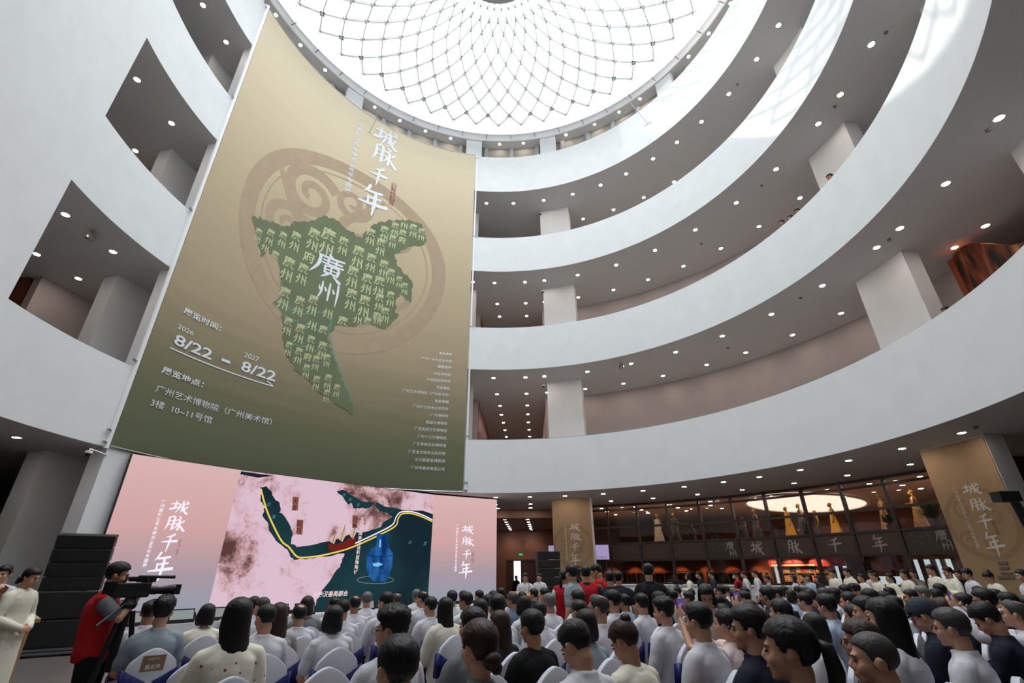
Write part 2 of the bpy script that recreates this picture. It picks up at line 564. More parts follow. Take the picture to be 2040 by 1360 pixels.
# hand-brushed characters: strokes of (x, y, half-width) in a 10 x 10 box
BRUSH = {
 'cheng': [[(.4, 7.0, .3), (2.2, 7.2, .45), (4.0, 7.6, .35)], [(2.6, 9.2, .35), (2.5, 6, .5), (2.3, 3.8, .4)], [(.2, 3.3, .6), (2.4, 4.0, .5), (4.2, 5.3, .15)],
           [(4.2, 6.9, .25), (6.8, 7.3, .4), (9.3, 7.9, .35)], [(4.9, 7.1, .4), (4.6, 4.2, .45), (3.2, .8, .1)], [(4.8, 5.0, .25), (6.3, 5.1, .35), (6.2, 3.0, .4), (5.4, 2.7, .1)],
           [(6.3, 9.7, .3), (6.7, 6.0, .5), (7.8, 2.4, .5), (9.3, .5, .5), (9.9, 1.6, .1)], [(9.0, 5.6, .4), (7.6, 3.2, .35), (5.6, 1.2, .08)], [(7.9, 9.6, .2), (8.8, 8.7, .45)]],
 'mai': [[(1.3, 8.8, .35), (1.2, 4.4, .45), (.1, .6, .1)], [(1.3, 8.9, .35), (3.9, 9.2, .45), (3.8, 4, .5), (3.7, 1.2, .45), (2.9, 1.5, .1)], [(1.3, 6.6, .25), (3.7, 6.8, .25)], [(1.2, 4.3, .25), (3.7, 4.5, .25)],
         [(6.0, 9.8, .2), (7.0, 8.8, .5)], [(4.9, 7.0, .25), (6.8, 7.4, .5), (6.8, 3.5, .45), (6.7, 1.0, .45), (5.8, 1.6, .1)], [(4.5, 4.9, .25), (6.0, 5.1, .35), (5.6, 3.2, .3), (4.3, 1.5, .08)],
         [(9.1, 7.0, .4), (8.2, 5.9, .3), (7.1, 5.1, .12)], [(6.9, 5.3, .2), (8.0, 3.0, .45), (9.9, .6, .6)]],
 'qian': [[(7.6, 9.5, .5), (5.6, 8.5, .45), (2.6, 7.9, .1)], [(.4, 5.2, .15), (4.5, 5.6, .45), (9.6, 6.0, .6)], [(5.5, 8.3, .4), (5.2, 4.5, .55), (4.6, .1, .2)]],
 'nian': [[(3.4, 9.8, .45), (2.8, 8.4, .35), (1.4, 6.8, .08)], [(2.8, 7.6, .3), (5.2, 7.9, .4), (7.8, 8.3, .35)], [(3.5, 5.4, .25), (5.4, 5.7, .35), (7.6, 6.0, .3)], [(3.2, 5.7, .35), (3.3, 3.1, .35)],
          [(.0, 2.9, .2), (5.0, 3.4, .45), (9.8, 3.9, .5)], [(5.7, 8.0, .4), (5.6, 3.5, .55), (5.2, -.6, .2)]],
 'guang': [[(4.8, 9.9, .2), (5.4, 9.0, .5)], [(1.8, 8.3, .25), (5.5, 8.5, .4), (9.4, 9.0, .3)], [(2.3, 8.4, .35), (2.0, 4.4, .4), (.0, .4, .1)], [(3.3, 7.0, .25), (8.8, 7.4, .35)], [(3.0, 5.8, .25), (9.2, 6.1, .35)],
           [(4.8, 8.1, .3), (4.7, 5.9, .25)], [(7.2, 8.2, .3), (7.1, 6.0, .25)], [(4.1, 5.0, .3), (4.2, 2.4, .3)], [(4.1, 5.0, .25), (8.0, 5.2, .35), (7.8, 2.3, .35)], [(4.2, 3.7, .2), (7.8, 3.9, .2)], [(4.2, 2.5, .25), (7.8, 2.6, .25)],
           [(6.0, 6.0, .25), (5.9, 2.5, .25)], [(5.2, 2.1, .4), (3.4, .2, .1)], [(6.8, 2.0, .2), (8.8, .2, .5)]],
 'zhou': [[(1.7, 8.6, .3), (1.6, 4.2, .4), (.3, .2, .1)], [(.4, 6.4, .2), (.9, 5.0, .45)], [(4.9, 9.0, .3), (4.8, 5, .4), (4.7, .8, .25)], [(2.9, 6.6, .2), (3.5, 5.2, .45)], [(6.3, 6.6, .2), (6.9, 5.2, .45)], [(8.4, 9.4, .35), (8.5, 5, .4), (8.2, -.6, .15)]],
}
BC = {}
def brush(ch):
    """triangles of a brushed character in a unit box"""
    if ch in BC:
        return BC[ch]
    V, F = [], []
    for st in BRUSH[ch]:
        pts = []
        n = len(st)
        for i in range(n - 1):
            p0, p1, p2, p3 = st[max(0, i - 1)], st[i], st[i + 1], st[min(n - 1, i + 2)]
            for t in range(6):
                u = t / 6
                pts.append(tuple(0.5 * (2 * p1[k] + (p2[k] - p0[k]) * u + (2 * p0[k] - 5 * p1[k] + 4 * p2[k] - p3[k]) * u * u + (3 * p1[k] - p0[k] - 3 * p2[k] + p3[k]) * u ** 3) for k in range(3)))
        pts.append(st[-1])
        k = len(V)
        for i, (x, y, w) in enumerate(pts):
            a, b = pts[max(0, i - 1)], pts[min(len(pts) - 1, i + 1)]
            dx, dy = b[0] - a[0], b[1] - a[1]
            L = math.hypot(dx, dy) or 1
            w = w * 1.22
            V += [((x - dy / L * w) / 10, (y + dx / L * w) / 10), ((x + dy / L * w) / 10, (y - dx / L * w) / 10)]
        F += [(k + 2 * i, k + 2 * i + 1, k + 2 * i + 3, k + 2 * i + 2) for i in range(len(pts) - 1)]
        for (x, y, w), sg in ((pts[0], -1), (pts[-1], 1)):
            w = w * 1.22
            q = len(V)
            V.append((x / 10, y / 10))
            V += [((x + w * math.cos(t * math.pi / 4)) / 10, (y + w * math.sin(t * math.pi / 4)) / 10) for t in range(8)]
            F += [(q, q + 1 + t, q + 1 + (t + 1) % 8) for t in range(8)]
    BC[ch] = (V, F)
    return BC[ch]
TITLE = ('cheng', 'mai', 'qian', 'nian')
SUB = '广州建城 2240 年得名 1800 年专题展'

class Sheet:
    """collects flat artwork in the (s, t) metres of a surface and lifts it on to it with fn(s, t, lift)"""
    def __init__(s, fn):
        s.fn = fn
        s.layers = {}
        s.lift = {}
    def put(s, layer, vs, fs, lift):
        mb = s.layers.setdefault(layer, MB())
        mb.add([s.fn(x, y, lift) for x, y in vs], fs)
    def line(s, layer, txt, x, y, h, lift, bold=0.0, shear=0.0, width=None, align=0.0):
        vs, fs, w = glyph(txt, shear, bold)
        k = h if width is None else width / w
        s.put(layer, [(x + (vx - align * w) * k, y + vy * (h or k)) for vx, vy in vs], fs, lift)
    def down(s, layer, txt, x, y, h, lift, pitch=1.12, bold=0.0):
        """a column of writing; figures lie on their side"""
        for part in txt.split(' '):
            if part.isdigit():
                vs, fs, w = glyph(part, 0.3, bold)
                s.put(layer, [(x + vy * h * 0.8 - h * 0.4, y - vx * h * 0.8) for vx, vy in vs], fs, lift)
                y -= w * h * 0.8 + h * 0.25
            else:
                for ch in part:
                    vs, fs, w = glyph(ch, 0.0, bold)
                    s.put(layer, [(x + (vx - w / 2) * h, y - h + vy * h) for vx, vy in vs], fs, lift)
                    y -= h * pitch
        return y
    def char(s, layer, ch, x, y, w, h, lift):
        vs, fs = brush(ch)
        s.put(layer, [(x + vx * w, y + vy * h) for vx, vy in vs], fs, lift)
    def seal(s, layer, x, y, w, h, lift):
        """small seal of squared strokes in two columns"""
        rnd = random.Random(5)
        t = w * 0.045
        def r(ax, ay, bx, by):
            s.put(layer, [(x + ax * w, y + ay * h), (x + bx * w, y + ay * h), (x + bx * w, y + by * h), (x + ax * w, y + by * h)], [(0, 1, 2, 3)], lift)
        for c in range(2):
            for k in range(2):
                ox, oy = c * 0.53, k * 0.51
                for j in range(6):
                    r(ox + 0.02, oy + 0.03 + j * 0.085, ox + 0.44 - 0.1 * (j % 2), oy + 0.03 + j * 0.085 + 0.022)
                for j in range(4):
                    a = rnd.uniform(0, 0.25)
                    r(ox + 0.03 + j * 0.12, oy + a, ox + 0.03 + j * 0.12 + 0.045, oy + a + rnd.uniform(0.12, 0.22))
    def build(s, root, mats, labels={}):
        for k, mb in s.layers.items():
            o = mb.build(k.split('#')[0], mats[k.split('#')[0]], root, fix=False)
            if k in labels:
                o['label'] = labels[k]
        return root
def title_block(sh, x, top, pitch, w, h, lift, sub_x, sub_top, sub_h, seal, drift=(0, 0, 0, 0), sub_pitch=1.12, layer='title_lettering'):
    for i, ch in enumerate(TITLE):
        sh.char(layer, ch, x + drift[i], top - h - i * pitch, w, h, lift)
    sh.down(layer, SUB, sub_x, sub_top, sub_h, lift, sub_pitch)
    if seal:
        sh.seal('seal_print', *seal, lift)

# ================================================================== the great curved banner
RB = R0 - 0.05
A0, A1, ZB0, ZB1 = -79.1, -9.1, 4.96, 25.86
def banner_pt(s, z, lift=0.0):
    a = s / R0
    r = RB - lift
    return (r * math.sin(a), r * math.cos(a), z)
def bp(px, py):
    p = on_cyl(px, py, RB)
    return phi_of(p) * R0, p.z
bt = thing('banner', 'huge curved tan exhibition banner with a green map hung across the galleries', 'banner', P(-44, 0, 0))
bt.location = (0, 0, 0)
# cloth: printed gradient, tan above, olive towards the hem with soft streaks
cm = bpy.data.materials.new('printed_cloth')
cm.use_nodes = True
nt = cm.node_tree
pb = nt.nodes['Principled BSDF']
pb.inputs['Roughness'].default_value = 0.75
tc = nt.nodes.new('ShaderNodeTexCoord')
sx = nt.nodes.new('ShaderNodeSeparateXYZ')
nt.links.new(tc.outputs['Object'], sx.inputs[0])
nz = nt.nodes.new('ShaderNodeTexNoise')
nz.inputs['Scale'].default_value = 1.0
nz.inputs['Detail'].default_value = 3
mpg = nt.nodes.new('ShaderNodeMapping')
mpg.inputs['Scale'].default_value = (0.12, 0.12, 2.4)
nt.links.new(tc.outputs['Object'], mpg.inputs[0])
nt.links.new(mpg.outputs[0], nz.inputs[0])
ma = nt.nodes.new('ShaderNodeMath')
ma.operation = 'MULTIPLY_ADD'
ma.inputs[1].default_value = 1.6
ma.inputs[2].default_value = -0.8
nt.links.new(nz.outputs[0], ma.inputs[0])
ad = nt.nodes.new('ShaderNodeMath')
ad.operation = 'ADD'
nt.links.new(sx.outputs['Z'], ad.inputs[0])
nt.links.new(ma.outputs[0], ad.inputs[1])
mr = nt.nodes.new('ShaderNodeMapRange')
mr.inputs['From Min'].default_value = 4.9
mr.inputs['From Max'].default_value = 25.9
nt.links.new(ad.outputs[0], mr.inputs[0])
cr = nt.nodes.new('ShaderNodeValToRGB')
els = cr.color_ramp.elements
els[0].position, els[0].color = 0.0, (*lin((96, 102, 76)), 1)
els[1].position, els[1].color = 1.0, (*lin((226, 212, 182)), 1)
for pos, c in ((0.1, (112, 113, 84)), (0.2, (146, 135, 106)), (0.3, (176, 157, 128)), (0.6, (198, 180, 148))):
    e = els.new(pos)
    e.color = (*lin(c), 1)
nt.links.new(mr.outputs[0], cr.inputs[0])
wv = nt.nodes.new('ShaderNodeTexNoise')
wv.inputs['Scale'].default_value = 60
nt.links.new(tc.outputs['Object'], wv.inputs[0])
bm_ = nt.nodes.new('ShaderNodeBump')
bm_.inputs['Strength'].default_value = 0.06
nt.links.new(wv.outputs[0], bm_.inputs['Height'])
nt.links.new(bm_.outputs[0], pb.inputs['Normal'])
nt.links.new(cr.outputs[0], pb.inputs['Base Color'])
MB().sweep([(RB, ZB0), (RB, ZB1), (RB + 0.012, ZB1), (RB + 0.012, ZB0)], A0, A1, 120).build('cloth', cm, bt, smooth=30)
for z in (ZB0 - 0.02, ZB1 + 0.02):
    MB().tube([P(A0 + (A1 - A0) * i / 60, RB + 0.006, z) for i in range(61)], 0.03, 6).build('hanging_rod', metal, bt)
MB().tube([P(A0 - 0.45, R0 - 0.03, ZB0 - 0.1), P(A0 - 0.45, R0 - 0.03, ZB1 + 0.1)], 0.07, 10).build('side_pole', steel_white, bt, smooth=30)
MB().tube([P(A1 + 0.5, R0 - 0.02, ZB0), P(A1 + 0.5, R0 - 0.02, ZB1)], 0.05, 8).build('side_pole', steel_white, bt, smooth=30)
for z in (5.0, 5.35, 7.5, 13.4, 19.4, 25.7):
    MB().box(P(A0 - 0.8, R0 - 0.06, z), (0.3, 0.05, 0.05), RAD(-79)).build('bracket', metal, bt)
    MB().box(P(A1 + 0.6, R0 - 0.06, z), (0.16, 0.05, 0.05), RAD(9)).build('bracket', metal, bt)
sb = Sheet(banner_pt)
# emblem: round eaves-tile ring with scrolls
ctr = bp(700, 490)
def ring(layer, cx, cz, r0, r1, lift, a0=0, a1=360, n=96):
    vs, fs = [], []
    for i in range(n + 1):
        a = RAD(a0 + (a1 - a0) * i / n)
        vs += [(cx + r0 * math.cos(a), cz + r0 * math.sin(a)), (cx + r1 * math.cos(a), cz + r1 * math.sin(a))]
    fs = [(2 * i, 2 * i + 1, 2 * i + 3, 2 * i + 2) for i in range(n)]
    sb.put(layer, vs, fs, lift)
def band(layer, pts, w, lift, sheet=None):
    """a line of flat ribbon through (s, t[, w]) points"""
    sheet = sheet or sb
    vs = []
    for i, p in enumerate(pts):
        a, b = pts[max(0, i - 1)], pts[min(len(pts) - 1, i + 1)]
        dx, dy = b[0] - a[0], b[1] - a[1]
        L = math.hypot(dx, dy) or 1
        ww = (p[2] if len(p) > 2 else w) / 2
        vs += [(p[0] - dy / L * ww, p[1] + dx / L * ww), (p[0] + dy / L * ww, p[1] - dx / L * ww)]
    sheet.put(layer, vs, [(2 * i, 2 * i + 1, 2 * i + 3, 2 * i + 2) for i in range(len(pts) - 1)], lift)
lft, rgt = bp(476, 400), bp(890, 520)
bot, tp = bp(700, 676), bp(590, 276)
EC = ((lft[0] + rgt[0]) / 2, (bot[1] + tp[1]) / 2)
ER = (rgt[0] - lft[0]) / 2
def eput(layer, pts, w, lift=0.004):
    fine = []
    for a, b in zip(pts, pts[1:]):                           # short steps, so the print follows the curved cloth
        n = max(1, int(math.hypot(b[0] - a[0], b[1] - a[1]) * ER / 0.35))
        fine += [tuple(p + (q - p) * i / n for p, q in zip(a, b)) for i in range(n)]
    pts = fine + [pts[-1]]
    band(layer, [(EC[0] + x * ER, EC[1] + y * ER, *( [q[0] * ER] if q else [])) for x, y, *q in pts], w * ER, lift)
ring('emblem_print', EC[0], EC[1], ER * 0.86, ER, 0.004)
ring('emblem_print', EC[0], EC[1], ER * 0.80, ER * 0.815, 0.004)
def spiral(cx, cy, r, turns, a0, sg, w):
    return [(cx + sg * r * (1 - 0.85 * t / 40) * math.cos(a0 + turns * 2 * math.pi * t / 40), cy + r * (1 - 0.85 * t / 40) * math.sin(a0 + turns * 2 * math.pi * t / 40), w * (1 - 0.5 * t / 40)) for t in range(41)]
for cx, cy, r, tn, a0, sg, w in ((-.42, .40, .28, 1.6, .6, 1, .12), (-.02, .56, .2, 1.5, 2.2, -1, .09), (-.58, -.05, .2, 1.4, 1, 1, .09), (.46, .34, .2, 1.4, 0.4, -1, .07), (.5, -.25, .24, 1.6, 2, 1, .08), (-.3, -.5, .24, 1.5, .5, -1, .1), (.18, -.55, .2, 1.4, 1.5, 1, .08), (.1, .1, .25, 1.4, 2.5, 1, .1)):
    eput('emblem_print', spiral(cx, cy, r, tn, a0, sg, w), w)
eput('emblem_print', [(-.75, .45, .05), (-.5, .1, .12), (-.2, .05, .16), (.05, -.1, .1), (.1, -.7, .05)], .1)
eput('emblem_print', [(-.2, .05, .12), (-.05, .35, .1), (.3, .75, .03)], .1)
# green map
MAPPX = [(503, 430), (530, 438), (548, 444), (577, 452), (588, 440), (612, 443), (645, 428), (672, 440), (700, 462), (722, 474), (742, 448), (760, 441), (790, 437), (820, 440), (840, 446), (849, 470), (846, 487), (812, 492), (785, 508), (791, 530), (812, 548), (822, 572), (818, 604), (796, 584), (788, 605), (792, 632), (768, 656), (735, 644), (700, 650), (672, 648), (655, 665), (660, 700), (672, 735), (690, 770), (700, 800), (704, 826), (680, 812), (652, 790), (620, 765), (583, 735), (588, 726), (572, 712), (566, 680), (562, 640), (558, 618), (542, 603), (558, 590), (562, 560), (556, 530), (552, 512), (530, 498), (522, 512), (514, 490), (508, 462)]
mp_ = [bp(*q) for q in MAPPX]
rnd = random.Random(3)
def rough(pts, n=5, amp=0.09, closed=True):
    out = []
    m = len(pts)
    for i in range(m if closed else m - 1):
        a, b = pts[i], pts[(i + 1) % m]
        for k in range(n):
            t = k / n
            j = amp if k else 0
            out.append((a[0] + (b[0] - a[0]) * t + rnd.uniform(-j, j), a[1] + (b[1] - a[1]) * t + rnd.uniform(-j, j)))
    if not closed:
        out.append(pts[-1])
    return out
mp_ = rough(mp_)
def fill(sheet, layer, pts, lift, maxlen=0.6):
    """triangulated flat polygon, split finely enough to follow a curve"""
    bm = bmesh.new()
    f = bm.faces.new([bm.verts.new((p[0], p[1], 0)) for p in pts])
    bmesh.ops.triangulate(bm, faces=[f])
    for _ in range(6):
        es = [e for e in bm.edges if e.calc_length() > maxlen]
        if not es:
            break
        bmesh.ops.subdivide_edges(bm, edges=es, cuts=1)
        bmesh.ops.triangulate(bm, faces=bm.faces)
    bm.verts.index_update()
    sheet.put(layer, [(v.co.x, v.co.y) for v in bm.verts], [tuple(v.index for v in f.verts) for f in bm.faces], lift)
    bm.free()
fill(sb, 'map_print', mp_, 0.010)
for ln in ([(558, 560), (566, 610), (600, 625), (640, 622), (660, 640), (655, 665)], [(566, 625), (590, 640), (615, 650), (640, 660)], [(572, 680), (600, 690), (640, 700)], [(655, 665), (662, 700), (680, 745), (700, 800)], [(760, 455), (765, 470), (790, 460)], [(655, 500), (640, 520), (650, 560)]):
    band('river_print', rough([bp(*q) for q in ln], 6, 0.06, False), 0.05, 0.013)
# the old place name repeated all over the map
words_px = [(517, 455, 9, '廣州'), (541, 457, 10, '廣州'), (566, 462, 10, '廣州'), (592, 462, 12, '廣州'), (628, 455, 14, '廣州府'), (657, 455, 17, '廣州'), (686, 472, 11, '廣州'), (740, 455, 10, '廣州'), (767, 450, 9, '廣州'), (788, 443, 8, '廣州'), (805, 443, 8, '州廣府'), (824, 446, 8, '廣州'), (840, 455, 7, '廣州'), (716, 490, 13, '廣州'), (760, 475, 10, '廣州'), (783, 468, 8, '廣州'), (529, 487, 10, '州'), (550, 500, 10, '廣'), (578, 512, 15, '廣州'), (606, 525, 13, '廣州'), (741, 505, 11, '廣州'), (766, 518, 10, '廣州'), (705, 530, 13, '廣州'), (570, 572, 14, '廣州'), (599, 590, 12, '廣州'), (626, 588, 12, '廣州'), (654, 616, 12, '州'), (684, 630, 12, '廣'), (702, 575, 13, '廣州'), (733, 545, 12, '廣州'), (757, 550, 12, '廣州'), (780, 535, 9, '廣州'), (796, 550, 7, '廣州'), (807, 563, 7, '廣州'), (728, 588, 13, '廣州'), (757, 585, 10, '廣州府'), (779, 580, 9, '廣州'), (713, 630, 10, '州'), (733, 632, 9, '廣'), (752, 632, 9, '州'), (769, 612, 9, '廣州'), (576, 632, 11, '廣州'), (600, 645, 12, '廣州'), (622, 640, 12, '州'), (645, 648, 11, '廣'), (577, 680, 9, '廣州'), (597, 692, 10, '廣州'), (621, 668, 10, '廣州府'), (644, 680, 11, '廣州'), (612, 725, 9, '廣州'), (631, 708, 9, '廣州'), (653, 705, 8, '廣州'), (632, 748, 9, '廣州'), (655, 745, 9, '廣州'), (672, 765, 8, '廣州'), (652, 775, 8, '廣州')]
for px, py, h, tx in words_px:
    s_, t_ = bp(px, py)
    s2, t2 = bp(px, py + h)
    hh = (t_ - t2) * 1.55
    sb.down('place_name_print', tx, s_, t_, hh, 0.016, 1.2, 0.012)
# large brushed name in the middle of the map
a, b, c = bp(622, 512), bp(690, 525), bp(660, 606)
gw = b[0] - a[0]
top, low = bp(660, 508)[1], c[1]
sb.char('place_lettering', 'guang', a[0], (top + low) / 2 - 0.1, gw, (top - low) / 2 + 0.1, 0.02)
sb.char('place_lettering', 'zhou', a[0] + gw * 0.32, low, gw * 0.68, (top - low) / 2 - 0.15, 0.02)
# vertical title
for ch, (l, r_, t, bt_) in zip(TITLE, (((745, 275), (794, 275), (768, 255), (775, 298)), ((741, 312), (790, 315), (768, 292), (765, 330)), ((734, 345), (772, 350), (757, 333), (752, 371)), ((713, 395), (772, 402), (745, 372), (750, 430)))):
    s0, s1, z1, z0 = bp(*l)[0], bp(*r_)[0], bp(*t)[1], bp(*bt_)[1]
    sb.char('title_lettering', ch, s0, z0, s1 - s0, z1 - z0, 0.02)
s0, z0 = bp(720, 236)
s1, z1 = bp(688, 398)
nsub = 15.2
sb.down('subtitle_lettering', SUB, (s0 + s1) / 2, z0, (z0 - z1) / 19.0, 0.02, 1.16, 0.01)
s0, z0 = bp(776, 408)
s1, z1 = bp(789, 366)
sb.seal('seal_print', s0 - 0.05, z0, (s1 - s0) + 0.1, z1 - z0, 0.02)
# small writing
def bline(txt, pl, pr, h=None, bold=0.0, layer='small_lettering', align=0):
    (s0, z0), (s1, z1) = bp(*pl), bp(*pr)
    hh = 0 if h is None else bp(pl[0], pl[1] - h)[1] - bp(*pl)[1]
    sb.line(layer, txt, s0, (z0 + z1) / 2, hh, 0.02, bold, 0.0, width=s1 - s0)
bline('展览时间：', (361, 630), (440, 656), 16, 0.02, 'date_lettering')
bline('2026', (352, 655), (384, 667), 10, 0.0, 'date_lettering')
bline('8/22', (343, 688), (420, 714), 24, 0.02, 'date_lettering')
bline('2027', (485, 711), (514, 720), 10, 0.0, 'date_lettering')
bline('8/22', (478, 738), (547, 760), 22, 0.02, 'date_lettering')
bline('展览地点：', (318, 747), (404, 770), 17, 0.02, 'venue_lettering')
bline('广州艺术博物院（广州美术馆）', (307, 782), (540, 845), 17, 0.0, 'venue_lettering#2')
bline('3楼  10~11号馆', (297, 809), (420, 843), 17, 0.0, 'venue_lettering')
(u0, v0), (u1, v1) = bp(337, 694), bp(544, 768)
vv = (v0 + v1) / 2
band('date_lettering', [(u0 + (u1 - u0) * i / 30, vv) for i in range(31)], 0.045, 0.02)
band('date_lettering', [(u1 - 0.28, vv + 0.16), (u1, vv)], 0.045, 0.02)
m0, m1 = bp(441, 716), bp(458, 722)
band('date_lettering', [(m0[0], (m0[1] + m1[1]) / 2), (m1[0], (m0[1] + m1[1]) / 2)], 0.11, 0.02)
CREDITS = [('主办单位', 900, 709, 26, 1), ('中共广州市委宣传部', 900, 723, 61, 0), ('特别支持', 899, 736, 27, 1), ('故宫博物院', 898, 750, 34, 0), ('中国国家博物馆', 897, 763, 47, 0), ('承办单位', 896, 777, 27, 1), ('广州艺术博物院（广州美术馆）', 895, 790, 94, 0), ('协办单位', 894, 804, 28, 1), ('广州市文物考古研究院', 893, 818, 71, 0), ('广州博物馆', 892, 832, 35, 0), ('南越王博物院', 891, 847, 43, 0), ('广东民间工艺博物馆', 890, 861, 65, 0), ('广州十三行博物馆', 889, 876, 58, 0), ('广东革命历史博物馆', 888, 891, 66, 0), ('广东省文物考古研究院', 887, 907, 74, 0), ('长沙铜官窑博物馆', 886, 922, 60, 0), ('广州市美术有限公司', 885, 938, 67, 0)]
for tx, xr, yb, wd, bo in CREDITS:
    s1, z1 = bp(xr, yb)
    s0, z0 = bp(xr - wd, yb - wd * 0.055)
    sb.line('credit_lettering#%d' % yb, tx, s0, z1, 0, 0.02, 0.02 if bo else 0.0, width=s1 - s0)
ink = mat('white_print_ink', (236, 240, 246), 0.7)
sb.build(bt, {
    'emblem_print': mat('emblem_brown_ink', (180, 158, 132), 0.8, noise=0.05, scale=2),
    'map_print': mat('map_green_ink', (112, 122, 90), 0.8, noise=0.14, scale=0.7),
    'river_print': mat('river_teal_ink', (104, 160, 140), 0.8),
    'place_name_print': mat('place_name_ink', (204, 208, 162), 0.8),
    'title_lettering': ink, 'place_lettering': ink, 'subtitle_lettering': ink, 'date_lettering': ink, 'venue_lettering': ink, 'credit_lettering': ink, 'seal_print': mat('seal_red_ink', (140, 72, 62), 0.8)},
    {'map_print': 'green map shape printed on the cloth', 'emblem_print': 'pale brown round tile emblem print'})

# ================================================================== LED screen, stage
ZS0, ZS1 = 0.56, 4.83
SP = [Vector((-10.64, 2.63, 0)), Vector((-8.76, 5.12, 0)), Vector((-3.09, 11.06, 0)), Vector((-0.29, 12.85, 0))]
st = thing('led_screen', 'wide three-panel LED screen showing a pink map with a blue vase', 'screen', (0, 0, 0))
def pn(k):
    d = (SP[k + 1] - SP[k]).normalized()
    return d, Vector((d.y, -d.x, 0))
scr_back = mat('black_screen_cabinet', (16, 16, 17), 0.5)
for k in range(3):
    d, n = pn(k)
    b = MB()
    b.prism([SP[k] - n * 0.02, SP[k + 1] - n * 0.02, SP[k + 1] - n * 0.22, SP[k] - n * 0.22], ZS0 - 0.02, ZS1 + 0.02)
    b.build('cabinet', scr_back, st)
    m = bpy.data.materials.new('screen_picture_%s' % ('side', 'map', 'side')[k])
    m.use_nodes = True
    nt = m.node_tree
    nt.nodes.clear()
    out = nt.nodes.new('ShaderNodeOutputMaterial')
    em = nt.nodes.new('ShaderNodeEmission')
    nt.links.new(em.outputs[0], out.inputs[0])
    em.inputs[1].default_value = 0.95
    tc = nt.nodes.new('ShaderNodeTexCoord')
    if k != 1:
        sx = nt.nodes.new('ShaderNodeSeparateXYZ')
        nt.links.new(tc.outputs['Object'], sx.inputs[0])
        mr = nt.nodes.new('ShaderNodeMapRange')
        mr.inputs['From Min'].default_value = ZS0
        mr.inputs['From Max'].default_value = ZS1
        nt.links.new(sx.outputs['Z'], mr.inputs[0])
        cr = nt.nodes.new('ShaderNodeValToRGB')
        e = cr.color_ramp.elements
        e[0].position, e[0].color = 0.0, (*lin((150, 158, 176)), 1)
        e[1].position, e[1].color = 1.0, (*lin((222, 184, 182)), 1)
        q = e.new(0.25); q.color = (*lin((172, 156, 166)), 1)
        q = e.new(0.55); q.color = (*lin((212, 168, 166)), 1)
        nt.links.new(mr.outputs[0], cr.inputs[0])
        nt.links.new(cr.outputs[0], em.inputs[0])
    else:
        nz = nt.nodes.new('ShaderNodeTexNoise')
        nz.inputs['Scale'].default_value = 1.5
        nz.inputs['Detail'].default_value = 12
        nz.inputs['Roughness'].default_value = 0.78
        nz.inputs['Distortion'].default_value = 0.3
        nt.links.new(tc.outputs['Object'], nz.inputs[0])
        cr = nt.nodes.new('ShaderNodeValToRGB')
        e = cr.color_ramp.elements
        e[0].position, e[0].color = 0.15, (*lin((92, 62, 60)), 1)
        e[1].position, e[1].color = 0.262, (*lin((224, 194, 210)), 1)
        q = e.new(0.185); q.color = (*lin((164, 122, 122)), 1)
        q = e.new(0.218); q.color = (*lin((214, 176, 186)), 1)
        n2 = nt.nodes.new('ShaderNodeTexNoise')
        n2.inputs['Scale'].default_value = 0.5
        n2.inputs['Detail'].default_value = 2
        nt.links.new(tc.outputs['Object'], n2.inputs[0])
        mm = nt.nodes.new('ShaderNodeMath')
        mm.operation = 'MULTIPLY'
        nt.links.new(nz.outputs[0], mm.inputs[0])
        nt.links.new(n2.outputs[0], mm.inputs[1])
        nt.links.new(mm.outputs[0], cr.inputs[0])
        nt.links.new(cr.outputs[0], em.inputs[0])
    q = MB()
    q.poly([SP[k].to_tuple()[:2] + (ZS0,), SP[k + 1].to_tuple()[:2] + (ZS0,), SP[k + 1].to_tuple()[:2] + (ZS1,), SP[k].to_tuple()[:2] + (ZS1,)])
    q.build('display_panel', m, st, fix=False)
def screen_sheet(k):
    d, n = pn(k)
    return Sheet(lambda s, t, l: tuple(SP[k] + d * s + n * (0.004 + l) + Vector((0, 0, t))))
def sp(k, px, py):
    """pixel -> (s, t) on screen panel k"""
    d, n = pn(k)
    r = ray(px, py)
    t = (SP[k] - Vector((CAM.x, CAM.y, 0))).dot(n) / Vector((r.x, r.y, 0)).dot(n)
    p = CAM + r * t
    return (Vector((p.x, p.y, 0)) - SP[k]).dot(d), p.z
white_e = emis('screen_white', (246, 240, 250), 1.0)
red_e = emis('screen_seal_red', (150, 60, 66), 0.9)
sh0 = screen_sheet(0)
for ch, (l, r_, t, b_) in zip(TITLE, (((340, 1008), (377, 1010), (358, 996), (360, 1024)), ((329, 1045), (367, 1050), (350, 1027), (347, 1058)), ((320, 1078), (352, 1080), (340, 1062), (333, 1099)), ((296, 1130), (344, 1128), (325, 1100), (320, 1153)))):
    a, b, c, d_ = sp(0, *l), sp(0, *r_), sp(0, *t), sp(0, *b_)
    sh0.char('screen_title', ch, a[0], d_[1], b[0] - a[0], c[1] - d_[1], 0.004)
a, b = sp(0, 325, 995), sp(0, 284, 1146)
sh0.down('screen_subtitle', SUB, (a[0] + b[0]) / 2, a[1], (a[1] - b[1]) / 19.5, 0.004, 1.16, 0.015)
a, b = sp(0, 348, 1107), sp(0, 362, 1074)
sh0.seal('screen_seal', a[0], a[1], b[0] - a[0], b[1] - a[1], 0.004)
sh0.build(st, {'screen_title': white_e, 'screen_subtitle': white_e, 'screen_seal': red_e})
sh2 = screen_sheet(2)
